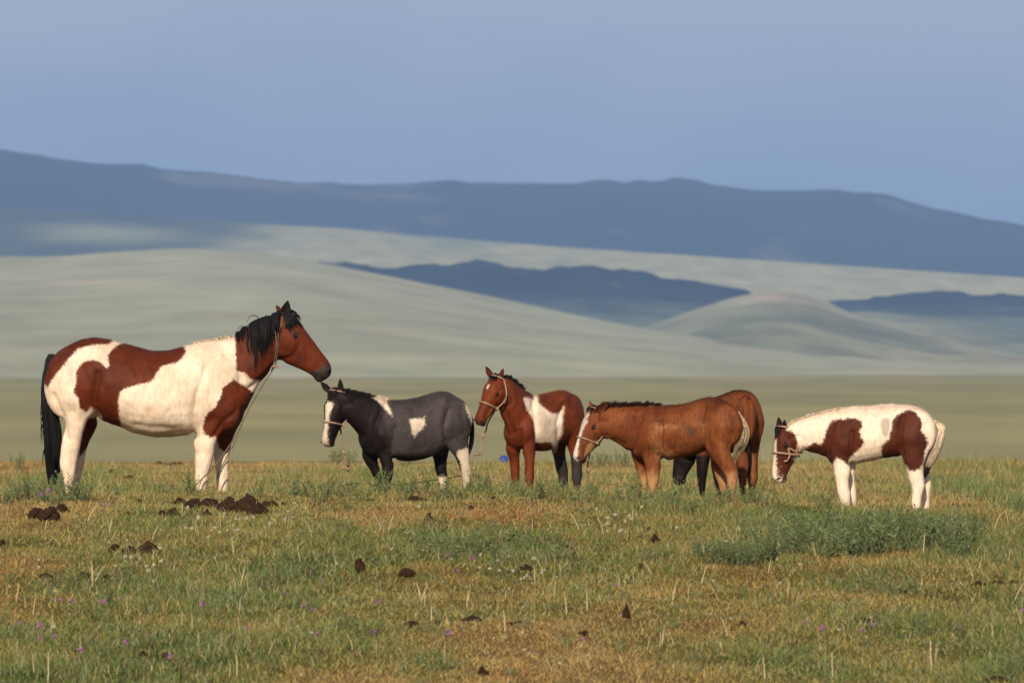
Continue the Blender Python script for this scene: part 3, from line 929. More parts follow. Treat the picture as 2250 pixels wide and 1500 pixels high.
def foal_tail(s, path, n, mat, lat=0.0, rad=.006, spread=.025):
    """path: (u, v, half-width px) down the tail"""
    it = []
    for i in range(n):
        q = jit(1); z = jit(spread); end = random.choice([len(path) - 2, len(path) - 1, len(path) - 1])
        it.append(([s.pt(u + q * w + jit(1), v + jit(3), lat + z * min(1, j / 2)) for j, (u, v, w) in enumerate(path[:end + 1])], rad * random.uniform(.7, 1.2)))
    return link('tail', mesh_np('tail', *strands(it, seg=8)), mat, s.root, smooth=True)

def forelock(s, mat, n=30, ln=.22):
    it = []
    for i in range(n):
        sd = jit(.10)
        it.append(([s.hpt(-.02 + jit(.03), .0, sd * .6), s.hpt(.05, .055 + random.random() * .015, sd), s.hpt(ln * random.uniform(.5, 1.1), .066 - abs(sd) * .25, sd * 1.2)], .005))
    link('forelock', mesh_np('forelock', *strands(it, seg=5)), mat, s.root, smooth=True)

def topline_fuzz(s, pts, n, h, mat):
    pass

def black_foal():
    s = Horse('horse', 39.4, 900, -.40)
    s.grooves = [([(850, 880), (826, 930), (815, 985)], 6, .010), ([(868, 940), (862, 985), (866, 1010)], 6, .012), ([(980, 968), (976, 935), (985, 900)], 6, .013), ([(1015, 900), (1020, 950)], 6, .006), ([(765, 930), (795, 955)], 5, .008)]
    s.bumps = [(978, 878, 10, 9, .010), (845, 960, 12, 18, .008), (1002, 935, 14, 18, .008)]
    s.trunk([(1027, 905, 1029, 937, .04), (1019, 890, 1021, 968, .09), (1000, 869, 1002, 985, .135), (972, 860, 975, 985, .155), (940, 866, 945, 1003, .165), (905, 876, 908, 1012, .17),
             (870, 880, 872, 1012, .165), (845, 876, 846, 1008, .15), (820, 882, 822, 1003, .138), (802, 898, 804, 996, .11), (793, 922, 794, 982, .07)])
    s.trunk([(850, 877, 815, 995, .115, 0), (820, 871, 793, 962, .10, 0), (796, 867, 775, 942, .088, 0), (775, 861, 760, 927, .078, 0), (757, 857, 749, 908, .07, 0), (745, 857, 742, 890, .05, 0)])
    for g in (1, -1):
        s.blob(998, 925, .075 * g, .13, .17, .07); s.blob(832, 945, .07 * g, .08, .14, .055, -.4)
    s.leg([(848, 975, 26, .065), (851, 1000, 19, .05), (852, 1025, 12, .038), (852, 1042, 11, .037), (852, 1052, 9, .032)], 853, .08, scale=.8)
    s.leg([(812, 972, 15, .05), (812, 1000, 18, .048), (822, 1027, 12, .038), (830, 1048, 9, .034), (833, 1060, 8, .03)], 837, -.08, scale=.8)
    s.leg([(1000, 945, 38, .075), (1005, 972, 28, .06), (1013, 993, 18, .046), (1019, 1015, 14, .04), (1024, 1036, 12.5, .037), (1025, 1056, 9, .03)], 1022, .08, scale=.8)
    s.leg([(965, 945, 34, .075), (966, 980, 23, .058), (967, 1008, 16, .046), (969, 1032, 14, .04), (972, 1048, 11, .036), (973, 1062, 9, .03)], 976, -.08, scale=.8)
    s.head((736, 856), (711, 976), (-.55, -.80, .25), w_nose=-.06, fat=.93, dome=.015)
    c = lambda p: crop(p, 5.0, 660, 800)
    patches = [c([(760, 300), (830, 320), (950, 340), (955, 440), (1000, 540), (1010, 575), (960, 540), (920, 465), (850, 405), (790, 362)]),
               c([(1190, 605), (1260, 598), (1330, 600), (1368, 568), (1366, 660), (1345, 700), (1290, 745), (1245, 802), (1226, 740), (1215, 660)]),
               c([(1795, 425), (1850, 470), (1930, 580), (1925, 680), (1880, 660), (1862, 600), (1835, 520)]),
               c([(1735, 950), (1880, 900), (1930, 1400), (1760, 1400), (1765, 1100), (1712, 990)]),
               c([(1420, 1235), (1650, 1235), (1680, 1500), (1400, 1500)])]
    def masks(s, V, uv, lat):
        m0 = maxsd(uv, patches)
        t, n, l = s.hlocal(V)
        w = np.interp(t, [.22, .3, .45, .6, .75, .9, 1.1], [.04, .085, .05, .045, .05, .075, .09])
        bl = np.minimum((w - np.abs(l + .01)) * 120, (t - .235) * 120)
        m0 = np.maximum(m0, np.where(n > -.12, bl, -50))
        dark = np.clip((872 - uv[:, 0]) / 45 + (uv[:, 1] - 940) / 240, 0, 1)
        m1 = np.maximum(dark, .8 * sstep(985, 1010, uv[:, 1]))
        m2 = .55 * sstep(.9, 1.0, t) * (n < -.04) * (np.abs(n) < .4)
        return dict(m0=m0, m1=m1, m2=m2)
    mat = coat('black_pinto_coat', (0.050, 0.040, 0.038), (0.068, 0.056, 0.052), (.76, .62, .48), (.011, .0075, .0065), (.20, .12, .10), edge=4)
    s.lidmat = M_EARBLACK
    r = s.build(mat, masks, .0085)
    tag(r, 'black foal with white blaze, small white flank patch and white hind sock', 'horse', 'tethered horses')
    s.ear(1, (747, 832), M_EARBLACK, -.01, .5, base_l=.12, facing=(-.5, -.8, 0)); s.ear(-1, (704, 838), M_EARBLACK, .0, .5, base_l=.13, facing=(-.1, -1, 0))
    s.eyes(); s.nostrils(M_DARKSKIN); s.mouth(M_DARKSKIN)
    short_mane(s, [(748, 857), (775, 861), (800, 867), (822, 871)], 170, 6, M_BLACKHAIR, 4)
    short_mane(s, [(822, 871), (852, 875)], 60, 5, M_CREAMHAIR, 4, .02, 1, .004)
    forelock(s, M_BLACKHAIR)
    foal_tail(s, [(1030, 905, 2), (1036, 925, 3), (1037, 950, 4), (1035, 975, 4), (1031, 995, 3)], 60, M_BLACKHAIR)
    return s

def bay_foal():
    s = Horse('horse', 40.7, 1190, -.85)
    s.grooves = [([(1172, 870), (1175, 930), (1182, 985)], 5, .010), ([(1145, 945), (1146, 985)], 4, .016), ([(1230, 975), (1226, 930), (1236, 890)], 6, .012), ([(1108, 900), (1130, 950)], 5, .008)]
    s.bumps = [(1240, 875, 8, 8, .008), (1160, 950, 10, 16, .006)]
    s.trunk([(1266, 884, 1266, 915, .05), (1259, 869, 1259, 948, .11), (1242, 859, 1242, 968, .135), (1222, 859, 1222, 978, .145), (1200, 864, 1200, 990, .152), (1180, 868, 1180, 992, .15),
             (1160, 870, 1160, 990, .14), (1144, 887, 1144, 988, .13), (1132, 905, 1132, 980, .11), (1124, 922, 1124, 962, .07)])
    s.trunk([(1168, 866, 1137, 985, .10, 0), (1150, 857, 1124, 957, .092, 0), (1132, 844, 1113, 927, .082, 0), (1116, 832, 1105, 902, .074, 0), (1103, 827, 1099, 880, .066, 0)])
    for g in (1, -1):
        s.blob(1246, 920, .065 * g, .12, .16, .06); s.blob(1152, 930, .05 * g, .07, .13, .045, -.3)
    s.leg([(1160, 958, 17, .05), (1163, 985, 17, .05), (1164, 1010, 11.5, .038), (1163, 1035, 10.5, .035), (1163, 1050, 9, .032)], 1163, .085, scale=.8)
    s.leg([(1134, 958, 15, .05), (1128, 985, 18, .052), (1130, 1010, 12, .038), (1131, 1035, 10.5, .035), (1132, 1050, 9, .032)], 1132, -.085, scale=.8)
    s.leg([(1255, 935, 36, .075), (1262, 968, 24, .06), (1266, 995, 16, .046), (1267, 1018, 13, .042), (1268, 1040, 12, .036), (1268, 1060, 9, .03)], 1266, .08, scale=.8)
    s.leg([(1224, 935, 36, .075), (1226, 972, 22, .058), (1228, 998, 15, .046), (1232, 1020, 13, .04), (1237, 1040, 11, .036), (1238, 1060, 9, .03)], 1236, -.08, scale=.8)
    s.head((1090, 825), (1044, 926), (-.62, -.70, .35), w_nose=-.08, fat=.93, dome=.02)
    c = lambda p: crop(p, 4.84, 990, 780)
    patches = [c([(850, 370), (905, 400), (940, 500), (1010, 570), (1080, 615), (1130, 620), (1180, 590), (1205, 545), (1212, 590), (1200, 650), (1195, 830), (1160, 950), (1110, 1040), (1070, 1020), (1092, 970), (1070, 925),
                  (1000, 918), (910, 952), (915, 880), (900, 760), (880, 680), (820, 600), (780, 510), (770, 455), (800, 445), (895, 462), (880, 420)])]
    sock = c([(1155, 1170), (1215, 1150), (1232, 1300), (1240, 1460), (1160, 1460), (1130, 1250)])
    def masks(s, V, uv, lat):
        m0 = maxsd(uv, patches)
        m0 = np.where(lat < 0.02, np.maximum(m0, poly_sd(uv, sock)), m0)
        m0 = np.where((lat < -.06) & (uv[:, 1] < 985), -60, m0)
        t, n, l = s.hlocal(V)
        st = (1 - ((t - .27) / .055) ** 2 - ((l) / .028) ** 2) * 4
        m0 = np.maximum(m0, np.where(n > -.05, st, -50))
        legd = sstep(985, 1010, uv[:, 1]) * (uv[:, 0] > 1203)
        m2 = np.maximum(legd, .6 * sstep(.87, 1.0, t) * (np.abs(n) < .4))
        m1 = .9 * np.clip(1 - ((t - .72) / .2) ** 2 - ((n + .18) / .12) ** 2, 0, 1)
        return dict(m0=m0, m1=m1, m2=m2)
    mat = coat('bay_foal_coat', (0.115, 0.023, 0.007), (0.165, 0.036, 0.010), WHITE, (.30, .10, .028), (.040, .034, .033), edge=4)
    s.lidmat = M_DARKBROWNHAIR
    r = s.build(mat, masks, .0085)
    tag(r, 'red bay foal with a white side patch and small white star', 'horse', 'tethered horses')
    s.ear(1, (1105, 809), M_EARBAY, -.01, .5, base_l=.12, facing=(-.5, -.8, 0)); s.ear(-1, (1067, 804), M_EARBAY, 0, .5, base_l=.13, facing=(-.1, -1, 0))
    s.eyes(); s.nostrils(M_DARKSKIN); s.mouth(M_DARKSKIN)
    short_mane(s, [(1106, 829), (1120, 834), (1135, 845), (1150, 856)], 240, 9, M_BLACKHAIR, 5, .03)
    forelock(s, M_DARKBROWNHAIR, 30, .16)
    foal_tail(s, [(1270, 890, 3), (1280, 920, 5), (1282, 960, 6), (1280, 1000, 5)], 60, M_DARKBROWNHAIR, -.03)
    return s

def chestnut_foal():
    s = Horse('horse', 40.0, 1480, .28)
    s.grooves = [([(1420, 895), (1395, 940), (1388, 990)], 6, .012), ([(1452, 930), (1452, 985), (1458, 1010)], 6, .014), ([(1555, 978), (1550, 930), (1560, 890)], 6, .015), ([(1608, 905), (1616, 940), (1600, 985)], 6, .007), ([(1330, 955), (1370, 975)], 5, .008)]
    s.grooves += [([(u, 920), (u + 4, 985)], 4, .003) for u in range(1470, 1545, 14)]
    s.bumps = [(1562, 888, 10, 9, .010), (1430, 965, 14, 18, .010), (1588, 945, 16, 20, .010), (1548, 950, 7, 30, .006)]
    s.hair_len = .018
    s.trunk([(1621, 917, 1619, 955, .05), (1611, 899, 1608, 975, .10), (1590, 881, 1588, 985, .14), (1562, 872, 1562, 985, .155), (1530, 879, 1532, 997, .165), (1490, 889, 1492, 1006, .17),
             (1455, 890, 1457, 1011, .165), (1425, 889, 1428, 1010, .15), (1400, 895, 1402, 1005, .12), (1384, 917, 1386, 992, .085), (1376, 940, 1377, 970, .04)])
    s.trunk([(1440, 889, 1397, 1003, .115, 0), (1410, 890, 1373, 985, .10, 0), (1380, 891, 1349, 971, .086, 0), (1350, 891, 1329, 964, .075, 0), (1325, 892, 1313, 958, .066, 0)])
    for g in (1, -1):
        s.blob(1588, 935, .08 * g, .14, .17, .075); s.blob(1425, 950, .075 * g, .085, .14, .06, -.4)
    s.leg([(1430, 975, 30, .068), (1433, 1003, 21, .054), (1434, 1025, 17, .046), (1434, 1045, 15, .042), (1434, 1062, 12, .036)], 1434, .085, scale=.8)
    s.leg([(1403, 975, 25, .06), (1404, 1003, 16, .048), (1408, 1028, 11, .038), (1413, 1050, 9, .034), (1415, 1064, 8, .03)], 1417, -.085, scale=.8)
    s.leg([(1585, 945, 42, .08), (1579, 975, 33, .068), (1585, 1000, 23, .056), (1597, 1020, 18, .046), (1607, 1040, 15.5, .042), (1608, 1058, 12, .035), (1607, 1075, 10, .03)], 1605, .09, scale=.8)
    s.leg([(1588, 955, 34, .075), (1580, 997, 20, .052), (1580, 1022, 15, .043), (1585, 1043, 13.5, .04), (1588, 1062, 10, .034)], 1592, -.09, scale=.8)
    s.head((1305, 894), (1257, 1007), (-.85, -.42, .4), w_nose=-.05, fat=.97, dome=.015)
    def masks(s, V, uv, lat):
        t, n, l = s.hlocal(V)
        w = np.interp(t, [.12, .2, .32, .5, .7, .9, 1.1], [.02, .06, .095, .05, .05, .075, .09])
        m0 = np.minimum((w - np.abs(l)) * 120, (t - .13) * 120)
        m0 = np.where((n > -.12) & (t < 1.2), m0, -50)
        legs = sstep(1000, 1065, uv[:, 1])
        belly = .0 * uv[:, 0]
        m1 = np.maximum(.75 * legs, .8 * belly)
        m1 = np.maximum(m1, .8 * np.clip(1 - ((t - .72) / .25) ** 2 - ((n + .2) / .12) ** 2, 0, 1))
        g2 = lambda u, v, a, b: np.exp(-((uv[:, 0] - u) / a) ** 2 - ((uv[:, 1] - v) / b) ** 2)
        m1 = np.maximum(m1, np.clip(.34 * g2(1548, 950, 16, 60) + .36 * g2(1440, 965, 26, 50) + .5 * g2(1470, 1000, 30, 22) + .38 * g2(1480, 935, 45, 14), 0, .55))
        m2 = .72 * g2(1516, 945, 19, 17) + .42 * g2(1490, 978, 50, 16) + .3 * g2(1545, 868, 30, 10)
        m2 = np.maximum(m2, .5 * sstep(.88, 1.0, t) * (np.abs(n) < .4) * (np.abs(l) > .05))
        return dict(m0=m0, m1=m1, m2=m2)
    mat = coat('chestnut_coat', (0.125, 0.032, 0.009), (0.205, 0.062, 0.018), (.82, .70, .58), (.42, .22, .10), (.095, .045, .026), edge=4, fuzz=.5)
    s.lidmat = M_DARKBROWNHAIR
    r = s.build(mat, masks, .0085)
    tag(r, 'light chestnut foal with broad white blaze and sandy tail, standing before a darker foal', 'horse', 'tethered horses')
    s.ear(1, (1337, 883), M_EARBAY, -.06, .5, base_t=.10, base_l=.15, facing=(-.2, -.9, -.3)); s.ear(-1, (1295, 880), M_EARCHEST, .02, .55, base_l=.1, facing=(-.6, -.8, .2))
    s.eyes(); s.nostrils(M_DARKSKIN); s.mouth(M_DARKSKIN)
    short_mane(s, [(1318, 892), (1350, 891), (1380, 891), (1410, 890), (1450, 889)], 420, 10, M_DARKBROWNHAIR, 5, .035, 3, .004)
    forelock(s, M_DARKBROWNHAIR, 24, .14)
    foal_tail(s, [(1620, 907, 3), (1631, 925, 6), (1635, 950, 12), (1627, 980, 12), (1613, 1008, 5)], 260, M_PALETAIL, .03, .0035, .04)
    return s

def rear_foal():
    s = Horse('horse', 41.0, 1640, 1.05)
    s.grooves = [([(1644, 875), (1643, 990)], 4, .016)]
    s.trunk([(1650, 897, 1650, 935, .06), (1648, 870, 1648, 968, .115), (1640, 859, 1640, 985, .138), (1622, 856, 1622, 990, .148), (1600, 864, 1600, 995, .155), (1577, 873, 1577, 1000, .15),
             (1557, 881, 1557, 1000, .13), (1544, 900, 1544, 985, .09), (1537, 920, 1537, 960, .05)])
    s.trunk([(1556, 890, 1548, 990, .10, 0), (1532, 912, 1526, 1000, .08, 0), (1512, 935, 1506, 1005, .07, 0), (1497, 952, 1494, 1005, .06, 0)])
    for g in (1, -1): s.blob(1638, 920, .075 * g, .11, .17, .065)
    s.leg([(1650, 925, 24, .075), (1652, 965, 20, .062), (1652, 1000, 15, .047), (1653, 1022, 13, .042), (1653, 1045, 12, .038), (1653, 1065, 9, .03)], 1652, -.075, scale=.8)
    s.leg([(1626, 925, 24, .075), (1627, 968, 20, .06), (1629, 1002, 15, .046), (1631, 1028, 13, .042), (1632, 1060, 9, .03)], 1632, .075, scale=.8)
    s.leg([(1547, 970, 20, .055), (1545, 1008, 16, .05), (1543, 1038, 12, .04), (1542, 1062, 9, .032)], 1542, .08, scale=.8)
    s.leg([(1576, 970, 20, .055), (1577, 1008, 16, .05), (1578, 1040, 13, .04), (1579, 1066, 9, .032)], 1579, -.08, scale=.8)
    s.head((1496, 951), (1477, 1061), (-.8, .2, .5), w_nose=-.02, fat=.95)
    def masks(s, V, uv, lat):
        t, n, l = s.hlocal(V)
        m2 = np.maximum(.9 * sstep(1630, 1595, uv[:, 0]) * sstep(985, 1010, uv[:, 1]), 1.0 * (t > -.05) * (np.abs(n) < .6) * (np.abs(l) < .4))  # head and forelegs blackened to paint in the chestnut foal's shadow
        m1 = .6 * np.clip(1 - ((uv[:, 0] - 1650) / 20) ** 2, 0, 1) * sstep(900, 1000, uv[:, 1])
        return dict(m0=np.full(len(V), -60.0), m1=m1, m2=m2)
    mat = coat('dark_chestnut_coat', (0.125, 0.031, 0.009), (0.18, 0.051, 0.015), (.8, .7, .6), (.25, .10, .035), (.010, .006, .005), edge=4, fuzz=.5)
    s.lidmat = M_EARBLACK
    r = s.build(mat, masks, .0085)
    tag(r, 'darker brown foal mostly hidden behind the chestnut foal, its rump showing beyond', 'horse', 'tethered horses')
    s.ear(1, (1508, 945), M_EARCHEST, 0, .5); s.ear(-1, (1500, 938), M_EARCHEST, .02, .5)
    s.eyes(); s.nostrils(M_DARKSKIN); s.mouth(M_DARKSKIN)
    short_mane(s, [(1510, 936), (1530, 912), (1552, 892)], 60, 7, M_DARKBROWNHAIR, 5, .03)
    foal_tail(s, [(1645, 876, 3), (1643, 910, 5), (1641, 960, 8), (1641, 1010, 7), (1641, 1045, 3)], 90, M_DARKBROWNHAIR, .0)
    return s

def pinto_foal():
    s = Horse('horse', 39.8, 1930, .12)
    s.grooves = [([(1845, 905), (1822, 950), (1816, 1000)], 6, .010), ([(1872, 950), (1868, 1000), (1870, 1020)], 6, .013), ([(1982, 1000), (1976, 955), (1985, 915)], 6, .014), ([(2036, 930), (2042, 970), (2025, 1005)], 6, .006), ([(1765, 985), (1800, 992)], 5, .008)]
    s.bumps = [(1985, 905, 10, 9, .010), (1848, 980, 14, 18, .008), (2008, 965, 16, 20, .010)]
    s.hair_len = .018
    s.trunk([(2055, 927, 2055, 955, .05), (2047, 916, 2046, 985, .10), (2025, 898, 2025, 1000, .145), (1995, 889, 1995, 1003, .16), (1960, 888, 1960, 1003, .17), (1925, 890, 1925, 1010, .175),
             (1890, 892, 1890, 1017, .17), (1862, 895, 1862, 1021, .155), (1840, 904, 1838, 1022, .128), (1824, 930, 1823, 1015, .09), (1815, 955, 1814, 995, .04)])
    s.trunk([(1862, 894, 1830, 1015, .118, 0), (1825, 902, 1806, 1001, .104, 0), (1795, 910, 1784, 995, .09, 0), (1765, 917, 1763, 991, .078, 0), (1742, 927, 1746, 989, .07, 0), (1728, 935, 1736, 985, .06, 0)])
    for g in (1, -1):
        s.blob(2012, 950, .08 * g, .14, .17, .075); s.blob(1852, 965, .08 * g, .085, .15, .06, -.4)
    s.leg([(1848, 985, 30, .07), (1849, 1018, 21, .056), (1850, 1040, 17, .047), (1851, 1062, 13.5, .040), (1856, 1085, 14, .042), (1858, 1100, 10.5, .034)], 1860, .085, scale=.8)
    s.leg([(1862, 990, 24, .062), (1866, 1030, 14, .047), (1868, 1058, 12, .04), (1871, 1082, 11, .038), (1873, 1098, 9, .032)], 1874, -.085, scale=.8)
    s.leg([(2003, 950, 48, .085), (2006, 985, 36, .073), (2008, 1008, 27, .062), (2009, 1026, 20, .052), (2013, 1048, 17, .046), (2017, 1068, 15.5, .043), (2014, 1090, 12, .036), (2013, 1108, 10, .032)], 2013, .09, scale=.8)
    s.leg([(2012, 965, 38, .075), (2022, 1008, 23, .056), (2029, 1045, 15, .046), (2035, 1068, 12.5, .042), (2034, 1090, 9.5, .034), (2034, 1108, 9, .03)], 2036, -.09, scale=.8)
    s.head((1717, 935), (1697, 1056), (-.9, -.38, .2), w_nose=-.04, fat=.97, dome=.01)
    c = lambda p: crop(p, 4.6875, 1640, 860)
    patches = [c([(100, 150), (410, 280), (405, 390), (450, 400), (485, 425), (515, 480), (528, 590), (490, 640), (520, 1000), (100, 1000)]),
               c([(890, 285), (950, 270), (980, 285), (1050, 270), (1130, 278), (1180, 310), (1192, 350), (1168, 410), (1185, 470), (1212, 510), (1190, 560), (1150, 600), (1100, 660), (1060, 700), (1052, 755), (1040, 750),
                  (1000, 710), (930, 680), (890, 735), (860, 790), (800, 740), (790, 680), (700, 665), (570, 625), (600, 580), (640, 550), (700, 520), (750, 545), (780, 520), (800, 470), (820, 400), (850, 330)]),
               c([(1550, 240), (1620, 210), (1670, 190), (1730, 208), (1790, 270), (1808, 330), (1803, 400), (1850, 470), (1872, 530), (1850, 610), (1830, 700), (1790, 790), (1720, 815), (1680, 812), (1640, 770), (1590, 690),
                  (1560, 680), (1470, 705), (1400, 675), (1383, 620), (1400, 540), (1460, 490), (1490, 400), (1500, 290)])]
    grey = c([(1390, 280), (1440, 258), (1480, 290), (1472, 400), (1440, 478), (1400, 440), (1378, 350)])
    def masks(s, V, uv, lat):
        m0 = maxsd(uv, patches)
        t, n, l = s.hlocal(V)
        w = np.interp(t, [.25, .4, .6, .8, .95, 1.1], [.03, .06, .06, .07, .10, .11])
        bl = np.minimum((w - np.abs(l)) * 120, (t - .27) * 120)
        inh = (t > -.2) & (t < 1.3) & (n > -.6)
        m0 = np.where(inh & (n > -.16), np.minimum(m0, -bl), m0)
        m0 = np.where(inh & (t > .93), np.minimum(m0, -(t - .96) * 100), m0)
        m1 = np.clip(poly_sd(uv, grey) / 6 + .5, 0, 1) * .9
        m1 = np.maximum(m1, .8 * np.clip(vnoise(uv[:, 0] / 26, uv[:, 1] / 14, 78) - .55, 0, 1) * 2 * sstep(960, 900, uv[:, 1]))
        m2 = .5 * np.clip(1 - ((t - .98) / .06) ** 2 - ((n + .05) / .06) ** 2, 0, 1)
        return dict(m0=m0, m1=m1, m2=m2)
    mat = coat('brown_pinto_foal_coat', WHITE, (.83, .68, .54), (.088, .021, .0085), (.50, .40, .33), (.12, .08, .07), edge=4)
    s.lidmat = M_DARKBROWNHAIR
    r = s.build(mat, masks, .0085)
    tag(r, 'cream white foal with big dark brown shoulder, haunch and head patches, grazing apart', 'horse', 'tethered horses')
    s.ear(1, (1723, 922), M_EARBLACK, -.02, .6, base_l=.1, facing=(-.6, -.8, 0)); s.ear(-1, (1710, 916), M_EARBLACK, .02, .6, base_l=.1, facing=(-.6, -.8, 0))
    s.eyes(); s.nostrils(M_DARKSKIN); s.mouth(M_DARKSKIN)
    short_mane(s, [(1726, 935), (1745, 926), (1768, 917), (1800, 909), (1840, 899), (1865, 895)], 300, 6, M_CREAMHAIR, 4, .03)
    forelock(s, M_BLACKHAIR, 40, .24)
    foal_tail(s, [(2052, 926, 3), (2068, 938, 6), (2066, 965, 8), (2052, 1000, 10), (2040, 1024, 8)], 260, M_CREAMHAIR, .02, .0034, .04)
    foal_tail(s, [(2054, 985, 3), (2042, 1015, 6), (2036, 1035, 5), (2031, 1050, 2)], 50, M_DARKBROWNHAIR, .02, .005, .02)
    it = []
    for i in range(40):
        u = random.uniform(2050, 2066); v = 925 + (u - 2050) * .7
        it.append(([s.pt(u, v, jit(.03)), s.pt(u + 5 + jit(3), v - 2, jit(.04)), s.pt(u + 10 + jit(6), v + 2 + jit(6), jit(.05))], .003))
    link('tail', mesh_np('tail', *strands(it, seg=5)), M_CREAMHAIR, s.root, smooth=True)
    return s

H_MARE, H_BLACK, H_BAY, H_CHEST, H_REAR, H_PINTO = mare(), black_foal(), bay_foal(), chestnut_foal(), rear_foal(), pinto_foal()

# ------------------------------------------------------------------ halters and ropes
M_ROPE = plain_mat('pale_hemp_rope', (0.33, 0.23, 0.15), .9, .3, 120, bump=.5)
M_ROPEDARK = plain_mat('weathered_rope', (0.16, 0.12, 0.08), .9, .3, 120, bump=.5)
M_ROPEPINK = plain_mat('faded_pink_rope', (0.38, 0.22, 0.15), .9, .3, 120, bump=.5)

def rope(name, pts, r, mat, parent=None, n=None, sides=7):
    P = catmull(pts, n or max(8, len(pts) * 5))
    return link(name, mesh_np(name, *tube(P, r, sides)), mat, parent, smooth=True)

def knot(name, c, r, mat, parent):
    out = []
    for i in range(5):
        d = np.array([jit(1), jit(1), jit(1)]) * r * .5
        out.append(ellipsoid(c + d, [np.array([r * .75, 0, jit(r * .2)]), np.array([0, r * .7, 0]), np.array([0, jit(r * .2), r * .65])], 8, 6))
    return link(name, mesh_np(name, *merge(out)), mat, parent, smooth=True)

def halter(s, label, mat, lead, r=.0065, t_nose=.60, knots=(), loops=()):
    root = empty('rope_halter', tuple(s.hpt(.6, -.36, 0)))
    tag(root, label, 'halter', 'rope halters on the foals')
    g = .005
    ths = np.linspace(0, 2 * math.pi, 25)
    rope('noseband', [s.hsurf(t_nose + .05 * (1 - math.cos(a)) * -.3, a, g) for a in ths], r, mat, root, 50)
    for sg in (1, -1):
        rope('cheek_rope', [s.hsurf(t_nose - .03, sg * math.radians(118), g), s.hsurf(.46, sg * math.radians(112), g + .012), s.hsurf(.30, sg * math.radians(100), g + .022),
                            s.hsurf(.14, sg * math.radians(84), g + .012), s.hsurf(.02, sg * math.radians(66), g + .008)], r * .9, mat, root, 24)
    rope('poll_rope', [s.hsurf(.02, a, g + .008) for a in np.linspace(math.radians(66), -math.radians(66), 9)], r * .9, mat, root, 24)
    rope('throat_rope', [s.hsurf(.40, a, g + .02 * abs(math.sin(a))) for a in np.linspace(math.radians(112), math.radians(248), 9)], r * .85, mat, root, 24)
    knot('knot', s.hsurf(t_nose - .03, math.radians(120), .008), r * 2, mat, root)
    if lead: rope('lead_rope', lead, r, mat, root)
    for kp in knots: knot('knot', kp, r * 2.2, mat, root)
    for lp in loops: rope('rope_end', lp, r * .85, mat, root)
    return root

def on_land(u, v, d, lift=.012):
    p = PX(u, v, d); p[2] = float(ground(p[0], p[1])) + lift
    return p

q = H_BLACK.hpt(.58, -.36, 0); dq = q[1]
halter(H_BLACK, 'pale pink rope halter on the black foal, its lead hanging to the grass', M_ROPEPINK,
       [q, PX(750, 955, dq), PX(748, 968, dq), PX(756, 990, dq + .02), PX(762, 1020, dq + .05), PX(766, 1036, dq + .1), on_land(772, 1060, dq + .15)],
       knots=[PX(757, 993, dq + .02), PX(765, 1030, dq + .08)], loops=[[PX(764, 1027, dq + .08), PX(752, 1027, dq + .08), PX(743, 1036, dq + .08), PX(741, 1050, dq + .09)]])
q = H_BAY.hpt(.60, -.36, 0); dq = q[1]
halter(H_BAY, 'tan rope halter on the bay foal with a short knotted lead', M_ROPE,
       [q, PX(1072, 928, dq), PX(1068, 945, dq), PX(1061, 962, dq), PX(1058, 980, dq), PX(1056, 996, dq), PX(1040, 999, dq + .05), PX(1030, 1000, dq + .1), on_land(1040, 1060, dq + .3)],
       knots=[PX(1060, 958, dq), PX(1056, 994, dq)], loops=[[PX(1060, 958, dq), PX(1054, 952, dq), PX(1049, 959, dq)]])
q = H_CHEST.hpt(.60, -.36, 0); dq = q[1]
halter(H_CHEST, 'sandy rope halter on the chestnut foal', M_ROPE,
       [q, PX(1298, 985, dq), PX(1294, 1010, dq), PX(1292, 1030, dq + .05), on_land(1296, 1070, dq + .3)], knots=[PX(1292, 1032, dq + .05)])
q = H_PINTO.hpt(.58, -.36, 0); dq = q[1]
halter(H_PINTO, 'thick pale rope halter on the white and brown foal', M_ROPEPINK, None, r=.008, t_nose=.50,
       loops=[[H_PINTO.hsurf(.42, math.radians(112), .012), PX(1733, 985, dq - .1), PX(1735, 1000, dq - .1), PX(1730, 1011, dq - .1), PX(1723, 1013, dq - .1)]])
# the mare's thin head rope and the long lead to her foreleg
root = empty('rope_halter', tuple(H_MARE.pt(608, 808, .02)))
tag(root, 'thin dark head rope on the mare with a slack lead down to her forelegs', 'halter')
s = H_MARE
rope('cheek_rope', [s.hpt(.02, .0, .10), PX(620, 705, s.hpt(.1, -.1, .13)[1] - .02), PX(612, 735, s.hpt(.1, -.1, .15)[1] - .02), PX(610, 770, s.hpt(.1, -.1, .12)[1] - .02), s.pt(605, 802, .045), s.pt(597, 812, .0)], .005, M_ROPEDARK, root)
rope('neck_rope', [s.pt(598, 702, .02), s.pt(604, 725, .10), s.pt(608, 760, .115), s.pt(602, 795, .07), s.pt(596, 815, .01)], .004, M_ROPEDARK, root)
knot('knot', s.pt(603, 806, .05), .014, M_ROPE, root)
rope('rope_end', [s.pt(603, 806, .05), s.pt(608, 805, .05), s.pt(613, 808, .05)], .006, M_ROPE, root)
rope('lead_rope', [s.pt(600, 812, .04), s.pt(580, 842, .06), s.pt(560, 875, .09), s.pt(541, 910, .12), s.pt(522, 950, .14), s.pt(500, 985, .15), s.pt(480, 1012, .16), s.pt(462, 1035, .19), s.pt(445, 1050, .23), s.pt(431, 1066, .25)], .0045, M_ROPEDARK, root)
rope('lead_rope', [s.pt(508, 985, -.05), s.pt(494, 1012, -.06), s.pt(482, 1035, -.06), s.pt(476, 1052, -.06)], .004, M_ROPEDARK, root)
rope('lead_rope', [s.pt(548, 890, .1), s.pt(535, 920, .12), s.pt(528, 945, .13), s.pt(510, 985, .1)], .003, M_ROPE, root)
